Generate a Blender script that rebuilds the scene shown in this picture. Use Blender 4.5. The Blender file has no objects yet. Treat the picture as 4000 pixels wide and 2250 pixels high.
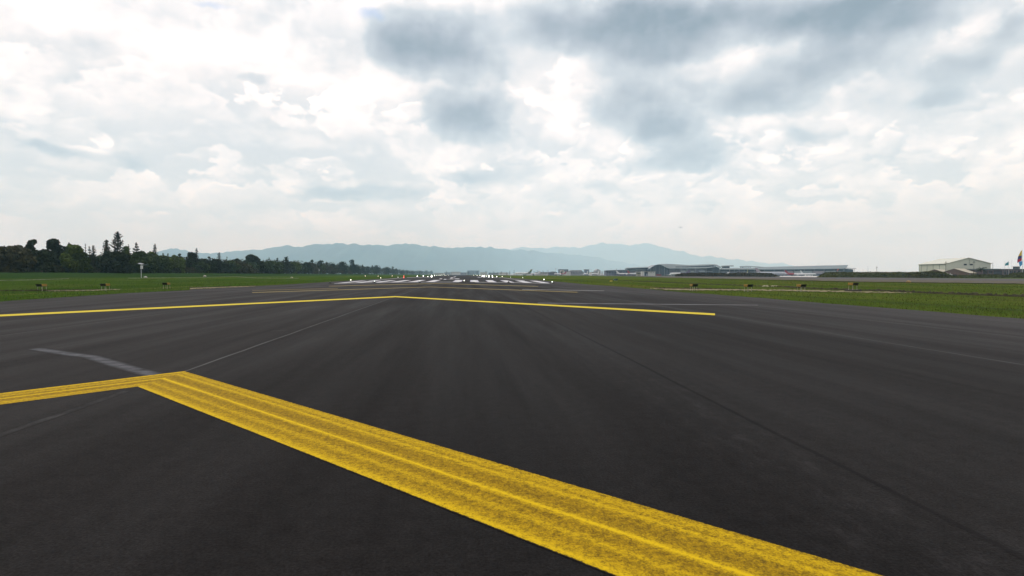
import bpy, math, random
import numpy as np
from mathutils import Vector

R = math.radians
scn = bpy.context.scene
COL = scn.collection

# ------------------------------------------------------------------ camera
H = 1.55                      # eye height
F = 2222.0                    # focal length in pixels of a 4000 px wide picture
HY = 1069.0                   # row of the horizon
PITCH = math.atan((1125 - HY) / F)
cam = bpy.data.cameras.new('camera')
cam.sensor_width = 36.0
cam.lens = F / 4000 * 36
cam.clip_start = 0.1
cam.clip_end = 60000
camo = bpy.data.objects.new('camera', cam)
COL.objects.link(camo)
camo.location = (0, 0, H)
camo.rotation_euler = (R(90) - PITCH, 0, 0)
scn.camera = camo

scn.view_settings.view_transform = 'Standard'
scn.view_settings.look = 'None'
scn.view_settings.exposure = 0.25
scn.view_settings.gamma = 1.0
scn.cycles.max_bounces = 6
scn.cycles.transparent_max_bounces = 12
scn.cycles.volume_bounces = 3
scn.cycles.sample_clamp_indirect = 4.0

SUN_EL, SUN_AZ = R(58), R(-35)


def ray(x, y):
    d = Vector((x - 2000, F, 1125 - y))
    cp, sp = math.cos(PITCH), math.sin(PITCH)
    return Vector((d.x, d.y * cp + d.z * sp, -d.y * sp + d.z * cp))


# ------------------------------------------------------------------ node helpers
class NT:
    def __init__(s, tree):
        s.t = tree
        s.n = tree.nodes
        s.l = tree.links

    def new(s, typ, **kw):
        n = s.n.new(typ)
        for k, v in kw.items():
            setattr(n, k, v)
        return n

    def put(s, sock, val):
        if hasattr(val, 'is_linked'):
            s.l.new(val, sock)
        else:
            sock.default_value = val

    def math(s, op, a, b=None, c=None, clamp=False):
        n = s.new('ShaderNodeMath', operation=op, use_clamp=clamp)
        s.put(n.inputs[0], a)
        if b is not None:
            s.put(n.inputs[1], b)
        if c is not None:
            s.put(n.inputs[2], c)
        return n.outputs[0]

    def vmath(s, op, a, b=None, out=0):
        n = s.new('ShaderNodeVectorMath', operation=op)
        s.put(n.inputs[0], a)
        if b is not None:
            s.put(n.inputs[3] if op == 'SCALE' else n.inputs[1], b)
        return n.outputs[out]

    def noise(s, vec, scale, detail=4, rough=0.5, dist=0.0, out=0):
        n = s.new('ShaderNodeTexNoise')
        s.put(n.inputs['Vector'], vec)
        n.inputs['Scale'].default_value = scale
        n.inputs['Detail'].default_value = detail
        n.inputs['Roughness'].default_value = rough
        n.inputs['Distortion'].default_value = dist
        return n.outputs[out]

    def ramp(s, fac, stops, interp='LINEAR'):
        n = s.new('ShaderNodeValToRGB')
        n.color_ramp.interpolation = interp
        e = n.color_ramp.elements
        while len(e) < len(stops):
            e.new(0.5)
        for el, (p, c) in zip(e, stops):
            el.position = p
            el.color = (c[0], c[1], c[2], 1) if hasattr(c, '__len__') else (c, c, c, 1)
        s.put(n.inputs[0], fac)
        return n.outputs[0]

    def mrange(s, v, a, b, c=0.0, d=1.0, interp='SMOOTHSTEP'):
        n = s.new('ShaderNodeMapRange', interpolation_type=interp)
        s.put(n.inputs['Value'], v)
        for i, q in zip(('From Min', 'From Max', 'To Min', 'To Max'), (a, b, c, d)):
            n.inputs[i].default_value = q
        return n.outputs[0]

    def mix(s, fac, a, b, blend='MIX'):
        n = s.new('ShaderNodeMix', data_type='RGBA', blend_type=blend)
        s.put(n.inputs[0], fac)
        s.put(n.inputs[6], a if hasattr(a, 'is_linked') else (*a, 1))
        s.put(n.inputs[7], b if hasattr(b, 'is_linked') else (*b, 1))
        return n.outputs[2]


def lin(r, g, b):
    return tuple((c / 255) ** 2.2 for c in (r, g, b))


# ------------------------------------------------------------------ world
world = bpy.data.worlds.new('World')
scn.world = world
world.use_nodes = True
world.cycles.sampling_method = 'MANUAL'
world.cycles.sample_map_resolution = 512
W = NT(world.node_tree)
W.n.clear()
tc = W.new('ShaderNodeTexCoord')
DIR = tc.outputs['Generated']
sep = W.new('ShaderNodeSeparateXYZ')
W.l.new(DIR, sep.inputs[0])
az = W.math('ARCTAN2', sep.outputs[0], sep.outputs[1])
el = W.math('ARCSINE', sep.outputs[2])
cmb = W.new('ShaderNodeCombineXYZ')
W.l.new(az, cmb.inputs[0])
W.l.new(el, cmb.inputs[1])
ANG = cmb.outputs[0]
# stretched direction for the cloud noise (flatter towards the horizon)
st = W.new('ShaderNodeCombineXYZ')
zq = W.math('ADD', sep.outputs[2], 0.32)
W.put(st.inputs[0], W.math('DIVIDE', sep.outputs[0], zq))
W.put(st.inputs[1], W.math('DIVIDE', sep.outputs[1], zq))
W.put(st.inputs[2], W.math('MULTIPLY', sep.outputs[2], 3.0))
Q = st.outputs[0]
warp1 = W.vmath('SUBTRACT', W.noise(ANG, 3.2, 5, 0.5, out=1), (0.5, 0.5, 0.5))
warp2 = W.vmath('SUBTRACT', W.noise(ANG, 9.0, 6, 0.6, out=1), (0.5, 0.5, 0.5))
A2 = W.vmath('ADD', ANG, W.vmath('MULTIPLY', warp1, (0.08, 0.05, 0)))
A2 = W.vmath('ADD', A2, W.vmath('MULTIPLY', warp2, (0.085, 0.055, 0)))


def blob_sum(blobs):
    acc = None
    for (x, y, rx, ry, amp) in blobs:
        d = ray(x, y).normalized()
        a0, e0 = math.atan2(d.x, d.y), math.asin(d.z)
        d1 = ray(x + rx, y).normalized()
        d2 = ray(x, y - ry).normalized()
        ra = abs(math.atan2(d1.x, d1.y) - a0)
        re = abs(math.asin(d2.z) - e0)
        v = W.vmath('SUBTRACT', A2, (a0, e0, 0))
        v = W.vmath('MULTIPLY', v, (1 / ra, 1 / re, 0))
        q = W.vmath('DOT_PRODUCT', v, v, out=1)
        g = W.math('POWER', 0.42, q)
        acc = W.math('MULTIPLY_ADD', g, amp, acc if acc is not None else 0.0)
    return acc


dark = blob_sum([
    (1670, 190, 215, 110, .95), (1720, 60, 210, 80, .3), (1809, 466, 150, 95, .85), (1880, 330, 150, 110, .42),
    (1560, 130, 110, 80, .3), (2500, 90, 360, 120, 1.35), (2560, 220, 160, 50, .5), (3300, 40, 480, 90, 1.2), (3450, 110, 240, 50, .4),
    (3960, 100, 140, 70, .55), (2500, 420, 200, 110, .66), (2600, 500, 120, 45, .6), (2970, 410, 190, 62, .6),
    (2660, 625, 230, 45, .5), (1359, 755, 260, 28, .75), (985, 300, 75, 22, .45), (505, 600, 90, 60, .4),
    (250, 592, 130, 25, .38), (60, 780, 220, 60, .32), (3790, 250, 220, 60, .5), (3700, 370, 280, 38, .38),
    (3090, 528, 120, 50, .42), (2340, 720, 110, 34, .42), (2620, 790, 230, 30, .32), (640, 815, 180, 20, .3),
    (2150, 90, 130, 110, .2), (1950, 640, 120, 130, .3), (1800, 690, 110, 40, .35), (3250, 260, 260, 60, .35),
    (1150, 690, 200, 30, .25), (3100, 300, 300, 90, .3), (150, 480, 120, 40, .15), (1000, 900, 500, 40, .2),
    (1950, 100, 200, 130, .14), (2700, 330, 420, 200, .14), (3500, 150, 500, 120, .3), (2550, 600, 500, 120, .12), (450, 640, 500, 60, .14), (2150, 780, 500, 60, .12)])
light = blob_sum([
    (2200, 230, 45, 190, .7), (2050, 330, 50, 90, .6), (3120, 130, 60, 90, .35), (2780, 350, 60, 60, .6),
    (620, 170, 560, 120, 1.0), (1700, 345, 110, 22, .8), (1240, 380, 260, 60, .6), (2170, 480, 130, 120, 1.0), (1590, 465, 70, 60, .8), (1452, 683, 60, 40, .8),
    (3064, 215, 42, 48, 1.2), (3825, 85, 95, 30, 1.2), (3320, 540, 160, 90, .7), (3467, 640, 110, 60, .8),
    (3747, 660, 150, 50, .6), (2932, 497, 70, 40, .7), (2093, 621, 50, 35, .8), (78, 342, 90, 60, .6),
    (699, 559, 120, 50, .6), (1400, 330, 130, 60, .6), (850, 650, 60, 50, .5), (330, 715, 40, 25, .5), (1560, 735, 50, 25, .6),
    (3500, 330, 200, 50, .6), (3300, 700, 200, 40, .5), (2950, 700, 90, 30, .45), (3200, 800, 300, 40, .3)])
holes = blob_sum([
    (1440, 62, 80, 26, 1.3), (1330, 90, 60, 26, .6), (838, 10, 110, 18, 1.1), (470, 5, 80, 14, .7), (3460, 280, 55, 15, .6),
    (3825, 405, 110, 8, .6), (2180, 410, 40, 10, .6), (1600, 408, 35, 9, .6), (1100, 520, 60, 8, .4)])

def billow(vec, scale, detail, rough=0.55):
    n = W.new('ShaderNodeTexNoise', noise_type='RIDGED_MULTIFRACTAL')
    W.put(n.inputs['Vector'], vec)
    n.inputs['Scale'].default_value = scale
    n.inputs['Detail'].default_value = detail
    n.inputs['Roughness'].default_value = rough
    n.inputs['Offset'].default_value = 1.0
    n.inputs['Gain'].default_value = 1.6
    return n.outputs[0]


n_big = W.noise(Q, 1.5, 5, 0.5)
n_mid = W.noise(Q, 4.2, 7, 0.52)
n_mid2 = W.noise(W.vmath('ADD', Q, (-0.02, 0.012, 0.07)), 4.2, 7, 0.52)
relief2 = W.math('SUBTRACT', n_mid, n_mid2)
n_rnd = W.noise(ANG, 6.5, 6, 0.5)
dk = W.math('ADD', dark, W.math('MULTIPLY', W.math('SUBTRACT', n_rnd, 0.5), 0.75))
dkm = W.mrange(W.math('MULTIPLY_ADD', W.math('SUBTRACT', W.noise(ANG, 11.0, 6, 0.55), 0.5), 0.35, dk), 0.24, 0.50)
dk = W.mrange(dk, 0.10, 1.35)
lt = W.math('ADD', light, W.math('MULTIPLY', W.math('SUBTRACT', n_mid, 0.5), 1.3))
lt = W.mrange(lt, 0.20, 1.05)
V = W.math('MULTIPLY_ADD', W.math('SUBTRACT', n_big, 0.5), 0.34, 0.90)
V = W.math('MULTIPLY_ADD', relief2, 0.28, V)
V = W.math('MULTIPLY_ADD', W.math('SUBTRACT', n_rnd, W.noise(W.vmath('ADD', ANG, (-0.008, 0.022, 0)), 6.5, 6, 0.5)), 0.80, V)
V = W.math('MULTIPLY_ADD', lt, 0.08, V)
nodark = W.mrange(dk, 0.05, 0.45, 1, 0)
# towering cumulus seen from the side, far layer first: crisp sunlit rims, greyer bodies and bases
region = W.noise(ANG, 2.6, 2, 0.5)
for (sc, off, thr, e0, e1, e2, e3, op, sq) in ((13.0, (3.1, 1.7, 0.0), 0.50, 0.03, 0.07, 0.16, 0.24, 0.85, 2.0), (8.0, (0.4, 5.2, 2.0), 0.51, 0.07, 0.13, 0.26, 0.36, 0.85, 1.7),
                                               (5.0, (7.7, 0.9, 4.0), 0.53, 0.14, 0.22, 0.40, 0.60, 0.60, 1.4)):
    PF = W.vmath('ADD', W.vmath('MULTIPLY', ANG, (1.0, sq, 1)), W.vmath('MULTIPLY', warp2, (0.025, 0.03, 0)))
    PF = W.vmath('ADD', PF, off)
    f = W.noise(PF, sc, 8, 0.54)
    low = W.noise(W.vmath('ADD', PF, (-0.15 / sc, 0.30 / sc, 0)), sc, 3, 0.5)
    g_ = W.math('ADD', f, W.math('MULTIPLY', W.math('SUBTRACT', region, 0.5), 0.35))
    mask = W.mrange(g_, thr, thr + 0.035)
    d_ = W.math('SUBTRACT', g_, thr)
    rim = W.mrange(d_, 0.0, 0.10, 1.0, 0.0)
    top = W.mrange(W.math('SUBTRACT', f, low), -0.04, 0.16)
    vb = W.math('MULTIPLY_ADD', W.math('MULTIPLY', rim, top), 0.17, W.math('MULTIPLY_ADD', top, 0.12, 0.775))
    band = W.math('MULTIPLY', W.mrange(el, e0, e1), W.mrange(el, e2, e3, 1, 0))
    k_ = W.math('MULTIPLY', W.math('MULTIPLY', mask, band), W.math('MULTIPLY', nodark, op))
    V = W.math('ADD', W.math('MULTIPLY', V, W.math('SUBTRACT', 1.0, k_)), W.math('MULTIPLY', vb, k_))
V = W.math('MULTIPLY_ADD', dk, -0.36, V)
V = W.math('MULTIPLY_ADD', dkm, -0.10, V)
# veil near the horizon evens the contrast out
veil = W.mrange(el, 0.0, 0.20, 0.62, 0.0)
V = W.math('ADD', W.math('MULTIPLY', V, W.math('SUBTRACT', 1.0, veil)), W.math('MULTIPLY', veil, 0.885), clamp=True)
ccol = W.ramp(V, [(0.0, lin(96, 112, 124)), (0.42, lin(124, 138, 151)), (0.58, lin(159, 171, 183)),
                  (0.72, lin(190, 203, 212)), (0.84, lin(222, 229, 233)), (0.93, lin(247, 249, 250)), (1.0, (1.12, 1.12, 1.10))])
ccol = W.mix(1.0, ccol, W.ramp(W.mrange(el, 0.0, 0.30, 0, 1, 'LINEAR'), [(0.0, (0.74, 0.84, 1.0)), (0.35, (0.91, 0.97, 1.03)), (1.0, (1.05, 1.0, 1.0))]), 'MULTIPLY')
sky = W.new('ShaderNodeTexSky')
sky.sky_type = 'NISHITA'
sky.sun_disc = False
sky.sun_elevation = SUN_EL
sky.sun_rotation = SUN_AZ
sky.altitude = 2500
sky.air_density = 1.0
bg1 = W.new('ShaderNodeBackground')
W.l.new(sky.outputs[0], bg1.inputs[0])
bg1.inputs[1].default_value = 0.15
bg2 = W.new('ShaderNodeBackground')
W.l.new(ccol, bg2.inputs[0])
bg2.inputs[1].default_value = 1.0
hole = W.math('ADD', holes, W.math('MULTIPLY', W.math('SUBTRACT', n_mid, 0.5), 1.3))
cover = W.math('SUBTRACT', 1.0, W.mrange(hole, 0.45, 1.7, 0, 0.6))
ms = W.new('ShaderNodeMixShader')
W.l.new(cover, ms.inputs[0])
W.l.new(bg1.outputs[0], ms.inputs[1])
W.l.new(bg2.outputs[0], ms.inputs[2])
wo = W.new('ShaderNodeOutputWorld')
W.l.new(ms.outputs[0], wo.inputs[0])

# ------------------------------------------------------------------ sun behind the overcast
sl = bpy.data.lights.new('sun', 'SUN')
sl.energy = 1.4
sl.angle = R(25)
sl.color = (1.0, 0.98, 0.95)
slo = bpy.data.objects.new('sun', sl)
COL.objects.link(slo)
sd = Vector((math.sin(SUN_AZ) * math.cos(SUN_EL), math.cos(SUN_AZ) * math.cos(SUN_EL), math.sin(SUN_EL)))
slo.rotation_euler = (-sd).to_track_quat('-Z', 'Y').to_euler()

# ------------------------------------------------------------------ terrain function
TH = math.atan(202 / F)       # the runway heads a little to the left of the view
CT, ST = math.cos(TH), math.sin(TH)


def uv(x, y):
    return x * CT + y * ST, -x * ST + y * CT


def xy(u, v):
    return u * CT - v * ST, u * ST + v * CT


UB = [-30000, -165, -110, -50, 40, 300, 800, 30000]
UZ = [2.3, 2.3, 0.5, 0, 0, -0.8, -1.6, -1.6]
VB = [-1000, 150, 4500, 40000]
VZ = [0, 0, -7.4, -7.4]


def zf(x, y):
    u, v = uv(x, y)
    return float(np.interp(u, UB, UZ) + np.interp(v, VB, VZ))


def gp(px, py, dz=0.0):
    """first ground point seen through a pixel of the 4000 px frame"""
    d = ray(px, py)
    d = d / d.y
    y = 0.5
    last = y
    while y < 30000:
        if H + d.z * y < zf(d.x * y, y) + dz:
            lo, hi = last, y
            for _ in range(30):
                m = (lo + hi) / 2
                if H + d.z * m < zf(d.x * m, m) + dz:
                    hi = m
                else:
                    lo = m
            return Vector((d.x * hi, hi, zf(d.x * hi, hi)))
        last = y
        y *= 1.03
    raise ValueError('no ground at %s %s' % (px, py))


def at(px, py, Y):
    d = ray(px, py)
    return Vector((d.x / d.y * Y, Y, H + d.z / d.y * Y))


def base(px, Y):
    d = ray(px, HY)
    x = d.x / d.y * Y
    return Vector((x, Y, zf(x, Y)))


# ------------------------------------------------------------------ materials
def principled(name, color=(0.5, 0.5, 0.5), rough=0.7, metal=0.0, spec=0.4, emit=None, estr=0.0):
    m = bpy.data.materials.new(name)
    m.use_nodes = True
    T = NT(m.node_tree)
    b = T.n['Principled BSDF']
    b.inputs['Base Color'].default_value = (*color, 1)
    b.inputs['Roughness'].default_value = rough
    b.inputs['Metallic'].default_value = metal
    b.inputs['Specular IOR Level'].default_value = spec
    if emit:
        b.inputs['Emission Color'].default_value = (*emit, 1)
        b.inputs['Emission Strength'].default_value = estr
    return m, T, b


def mat(name, color, rough=0.7, var=0.18, scale=1.5, metal=0.0, spec=0.4, vscale=(1, 1, 1), bump=0.0):
    """plain coloured surface with procedural dirt / unevenness"""
    m, T, b = principled(name, color, rough, metal, spec)
    g = T.new('ShaderNodeTexCoord').outputs['Object']
    mp = T.new('ShaderNodeMapping')
    mp.inputs['Scale'].default_value = vscale
    T.l.new(g, mp.inputs[0])
    n = T.noise(mp.outputs[0], scale, 6, 0.6)
    f = T.mrange(n, 0.3, 0.7, 1 - var, 1 + var)
    col = T.vmath('SCALE', (*color,), f)
    T.l.new(col, b.inputs['Base Color'])
    if bump:
        bp = T.new('ShaderNodeBump')
        bp.inputs['Strength'].default_value = bump
        T.l.new(n, bp.inputs['Height'])
        T.l.new(bp.outputs[0], b.inputs['Normal'])
    return m


def runway_coord(T):
    g = T.new('ShaderNodeNewGeometry').outputs['Position']
    mp = T.new('ShaderNodeMapping')
    mp.inputs['Rotation'].default_value = (0, 0, -TH)
    T.l.new(g, mp.inputs[0])
    return mp.outputs[0]


def scaled(T, v, s):
    return T.vmath('MULTIPLY', v, s)


def asphalt_color(T, P):
    sx = T.new('ShaderNodeSeparateXYZ')
    T.l.new(P, sx.inputs[0])
    u = sx.outputs[0]
    wob = T.math('MULTIPLY_ADD', T.math('SUBTRACT', T.noise(scaled(T, P, (0.15, 0.02, 0)), 1.0, 3, 0.5), 0.5), 1.2, u)
    t = T.mrange(wob, -30, 30, 0, 1, 'LINEAR')
    lane = T.ramp(t, [(0.0, 0.044), (0.12, 0.038), (0.30, 0.033), (0.375, 0.032), (0.425, 0.029), (0.432, 0.0235),
                      (0.50, 0.0215), (0.545, 0.0225), (0.552, 0.029), (0.60, 0.027), (0.655, 0.028), (0.66, 0.034),
                      (0.72, 0.048), (0.80, 0.070), (1.0, 0.078)])
    streak = T.noise(scaled(T, P, (1.0, 0.035, 1)), 1.3, 7, 0.6)
    patch = T.noise(scaled(T, P, (1.0, 0.45, 1)), 0.22, 6, 0.6)
    grain = T.noise(P, 55.0, 3, 0.7)
    grain2 = T.noise(P, 7.0, 9, 0.85)
    k = T.math('MULTIPLY', T.mrange(streak, 0.25, 0.75, 0.32, 0.52, 'LINEAR'), T.mrange(patch, 0.25, 0.75, 0.82, 1.22, 'LINEAR'))
    k = T.math('MULTIPLY', k, T.mrange(grain, 0.25, 0.75, 0.35, 1.8, 'LINEAR'))
    k = T.math('MULTIPLY', k, T.mrange(grain2, 0.3, 0.7, 0.55, 1.45, 'LINEAR'))
    c = T.vmath('SCALE', lane, k)
    # pale stone chips and dust
    vo = T.new('ShaderNodeTexVoronoi')
    vo.inputs['Scale'].default_value = 3.2
    T.l.new(P, vo.inputs['Vector'])
    chip = T.mrange(vo.outputs['Distance'], 0.02, 0.055, 1, 0)
    sel = T.mrange(T.noise(scaled(T, P, (1, 0.5, 1)), 0.5, 4, 0.7), 0.60, 0.74)
    c = T.mix(T.math('MULTIPLY', chip, T.math('MULTIPLY', sel, 0.8)), c, (0.16, 0.155, 0.14))
    # dusty scuffs next to the joint right of the camera
    du = T.math('ABSOLUTE', T.math('SUBTRACT', wob, 2.55))
    band = T.mrange(du, 0.0, 0.95, 1, 0)
    scuff = T.mrange(T.noise(scaled(T, P, (2.0, 0.8, 1)), 2.6, 9, 0.8), 0.48, 0.70)
    c = T.mix(T.math('MULTIPLY', T.math('MULTIPLY', band, scuff), 0.17), c, (0.075, 0.075, 0.078))
    tint = T.mix(T.noise(P, 0.35, 3, 0.5), (1.09, 0.985, 0.97), (1.03, 1.0, 1.02))
    return T.mix(1.0, c, tint, 'MULTIPLY'), grain


m_asph, T, b = principled('asphalt', rough=0.7, spec=0.02)
P = runway_coord(T)
c, gr = asphalt_color(T, P)
T.l.new(c, b.inputs['Base Color'])
bp = T.new('ShaderNodeBump')
bp.inputs['Strength'].default_value = 0.5
bp.inputs['Distance'].default_value = 0.006
T.l.new(gr, bp.inputs['Height'])
T.l.new(bp.outputs[0], b.inputs['Normal'])
rr = T.mrange(T.noise(scaled(T, P, (1, 0.06, 1)), 0.8, 5, 0.6), 0.3, 0.7, 0.55, 0.74, 'LINEAR')
T.l.new(rr, b.inputs['Roughness'])


def paint_mat(name, col, worn, streaky=False, cover_lo=0.25, cover_hi=0.6):
    """paint: UV.x runs across the stripe (0..1), UV.y along it in metres"""
    m, T, b = principled(name, rough=0.7, spec=0.02)
    P = runway_coord(T)
    a, gr = asphalt_color(T, P)
    uvn = T.new('ShaderNodeTexCoord').outputs['UV']
    s = T.new('ShaderNodeSeparateXYZ')
    T.l.new(uvn, s.inputs[0])
    fine = T.math('MULTIPLY_ADD', T.noise(P, 22.0, 3, 0.75), 0.5, T.math('MULTIPLY', T.noise(P, 70.0, 3, 0.75), 0.5))
    mid = T.noise(P, 3.5, 8, 0.72)
    al = T.noise(scaled(T, uvn, (6.0, 0.12, 1)), 1.0, 4, 0.6)
    wob = T.math('MULTIPLY_ADD', T.math('SUBTRACT', al, 0.5), 0.09, s.outputs[0])
    if streaky:
        prof = T.ramp(wob, [(0.0, 0.62), (0.05, 0.74), (0.10, 0.58), (0.2, 0.46), (0.28, 0.62), (0.33, 0.50), (0.42, 0.42), (0.475, 0.60),
                            (0.50, 0.85), (0.53, 0.56), (0.62, 0.42), (0.72, 0.46), (0.80, 0.68), (0.84, 0.50), (0.92, 0.62), (0.97, 0.52), (1.0, 0.6)])
    else:
        prof = T.ramp(wob, [(0.0, 0.6), (0.3, 0.75), (0.5, 0.9), (0.8, 0.7), (1.0, 0.6)])
    edge = T.math('MULTIPLY', T.mrange(s.outputs[0], 0.0, 0.035), T.mrange(s.outputs[0], 0.965, 1.0, 1, 0))
    k = T.math('MULTIPLY_ADD', T.math('SUBTRACT', fine, 0.5), 3.0, prof)
    k = T.math('MULTIPLY_ADD', T.math('SUBTRACT', mid, 0.5), 0.55, k)
    k = T.mrange(k, cover_lo - 0.25, cover_hi + 0.2, 1 - worn, 1)
    e = T.math('ADD', edge, T.math('MULTIPLY', T.math('SUBTRACT', fine, 0.5), 1.4))
    k = T.math('MULTIPLY', k, T.mrange(e, 0.15, 0.8))
    pc = T.mix(T.mrange(T.math('MULTIPLY_ADD', T.math('SUBTRACT', fine, 0.5), 0.9, prof), 0.36, 0.88, 0, 1), (col[0] * 0.50, col[1] * 0.45, col[2] * 0.8), col)
    c = T.mix(k, a, pc)
    T.l.new(c, b.inputs['Base Color'])
    bp = T.new('ShaderNodeBump')
    bp.inputs['Strength'].default_value = 0.4
    bp.inputs['Distance'].default_value = 0.004
    T.l.new(fine, bp.inputs['Height'])
    T.l.new(bp.outputs[0], b.inputs['Normal'])
    return m


m_yel = paint_mat('yellow_paint', (0.55, 0.37, 0.010), 0.62, True)
m_yel2 = paint_mat('yellow_paint_thin', (0.54, 0.43, 0.04), 0.25)
m_yel3 = paint_mat('yellow_paint_faded', (0.23, 0.185, 0.075), 0.6)
m_white = paint_mat('white_paint', (0.52, 0.52, 0.51), 0.3)
m_gwhite = paint_mat('grey_white_paint', (0.30, 0.30, 0.28), 0.5)


def faint_mat(name, col, amt, scale=(3, 0.4, 1), lo=0.35, hi=0.75):
    m, T, b = principled(name, rough=0.7, spec=0.02)
    P = runway_coord(T)
    a, gr = asphalt_color(T, P)
    bp = T.new('ShaderNodeBump')
    bp.inputs['Strength'].default_value = 0.5
    bp.inputs['Distance'].default_value = 0.006
    T.l.new(gr, bp.inputs['Height'])
    T.l.new(bp.outputs[0], b.inputs['Normal'])
    uvn = T.new('ShaderNodeTexCoord').outputs['UV']
    s = T.new('ShaderNodeSeparateXYZ')
    T.l.new(uvn, s.inputs[0])
    prof = T.math('MULTIPLY', T.mrange(s.outputs[0], 0.0, 0.4), T.mrange(s.outputs[0], 0.6, 1.0, 1, 0))
    n = T.mrange(T.noise(scaled(T, P, scale), 1.5, 8, 0.7), lo, hi)
    k = T.math('MULTIPLY', T.math('MULTIPLY', prof, n), amt)
    T.l.new(T.mix(k, a, col), b.inputs['Base Color'])
    return m


m_joint = faint_mat('joint_sealant_dust', (0.12, 0.12, 0.122), 0.62, (3, 0.6, 1), 0.0, 0.6)
m_jfaint = faint_mat('worn_joint_dust', (0.07, 0.07, 0.072), 0.6, (3, 1.2, 1), 0.35, 0.75)
m_jdark = faint_mat('tar_joint', (0.008, 0.008, 0.009), 0.8, (2, 0.6, 1), 0.2, 0.6)
m_smear = faint_mat('scrubbed_paint', (0.12, 0.125, 0.14), 0.85, (2.5, 3.5, 1), 0.2, 0.75)
m_oldw = faint_mat('ghost_white_line', (0.20, 0.20, 0.21), 0.8, (0.5, 0.8, 1), 0.15, 0.6)

# grass
m_grass, T, b = principled('grass', rough=0.95, spec=0.0)
P = runway_coord(T)
n1 = T.noise(scaled(T, P, (0.10, 0.022, 1)), 1.0, 7, 0.62)
n2 = T.noise(P, 0.9, 6, 0.65)
n3 = T.noise(P, 9.0, 6, 0.8)
g = T.ramp(n1, [(0.28, (0.038, 0.076, 0.012)), (0.42, (0.054, 0.106, 0.014)), (0.52, (0.074, 0.130, 0.018)),
                (0.62, (0.095, 0.125, 0.026)), (0.74, (0.105, 0.105, 0.040))])
g = T.mix(T.mrange(n2, 0.45, 0.78, 0, 0.55), g, (0.125, 0.140, 0.035))
g = T.mix(T.mrange(T.noise(scaled(T, P, (0.5, 0.10, 1)), 1.3, 5, 0.6), 0.58, 0.78, 0, 0.7), g, (0.030, 0.070, 0.016))
lf = T.new('ShaderNodeSeparateXYZ')
T.l.new(P, lf.inputs[0])
g = T.mix(1.0, g, T.mix(T.mrange(lf.outputs[0], -30, -10, 1, 0), (1.12, 0.98, 1.15), (0.74, 0.82, 0.80)), 'MULTIPLY')
g = T.vmath('SCALE', g, T.mrange(n3, 0.25, 0.75, 0.52, 0.86, 'LINEAR'))
sx = T.new('ShaderNodeSeparateXYZ')
T.l.new(P, sx.inputs[0])
# far-off city floor beyond the airfield: mixed scrub and pale roofs
far = T.mrange(sx.outputs[1], 3300, 4200)
cityn = T.noise(scaled(T, P, (1, 0.3, 1)), 0.006, 8, 0.7)
bnd = T.noise(scaled(T, P, (0.35, 0.012, 1)), 1.0, 6, 0.6)
g = T.mix(T.mrange(bnd, 0.52, 0.64, 0, 0.7), g, (0.040, 0.058, 0.022))
g = T.mix(T.mrange(bnd, 0.46, 0.32, 0, 0.65), g, (0.125, 0.115, 0.045))
g = T.mix(far, g, T.ramp(cityn, [(0.4, (0.05, 0.07, 0.05)), (0.5, (0.16, 0.15, 0.13)), (0.6, (0.30, 0.29, 0.27))]))
# darker unmown bank on the left, towards the trees
lb = T.mrange(sx.outputs[0], -118, -90, 1, 0)
g = T.mix(T.math('MULTIPLY', lb, 0.75), g, (0.016, 0.036, 0.013))
T.l.new(g, b.inputs['Base Color'])
bp = T.new('ShaderNodeBump')
bp.inputs['Strength'].default_value = 0.8
bp.inputs['Distance'].default_value = 0.06
T.l.new(n3, bp.inputs['Height'])
T.l.new(bp.outputs[0], b.inputs['Normal'])

m_soil = mat('dry_soil', (0.150, 0.125, 0.058), 0.95, 0.7, 1.8, vscale=(1, 1, 1))
m_mud = mat('dark_soil', (0.030, 0.027, 0.012), 0.95, 0.5, 2.0)
m_brown = mat('brown_verge', (0.050, 0.040, 0.019), 0.95, 0.55, 1.2)
m_taxi = mat('taxiway_asphalt', (0.034, 0.029, 0.028), 0.9, 0.4, 0.8)
m_apron = mat('apron_concrete', (0.42, 0.40, 0.38), 0.8, 0.15, 0.05)
m_conc = mat('weathered_concrete', (0.40, 0.39, 0.34), 0.85, 0.25, 2.0)
m_kerb = mat('grimy_kerb', (0.17, 0.18, 0.13), 0.9, 0.4, 0.8)
m_bank = mat('bank_grass', (0.040, 0.050, 0.012), 0.95, 0.55, 0.45, bump=0.5)


def leafmat(name, col, var=0.5):
    m, T, b = principled(name, rough=0.8, spec=0.12)
    g = T.new('ShaderNodeNewGeometry').outputs['Position']
    n = T.noise(g, 0.35, 5, 0.6)
    n2 = T.noise(g, 2.5, 3, 0.6)
    f = T.math('MULTIPLY', T.mrange(n, 0.3, 0.7, 1 - var, 1 + var, 'LINEAR'), T.mrange(n2, 0.3, 0.7, 0.7, 1.3, 'LINEAR'))
    T.l.new(T.vmath('SCALE', col, f), b.inputs['Base Color'])
    return m


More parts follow.
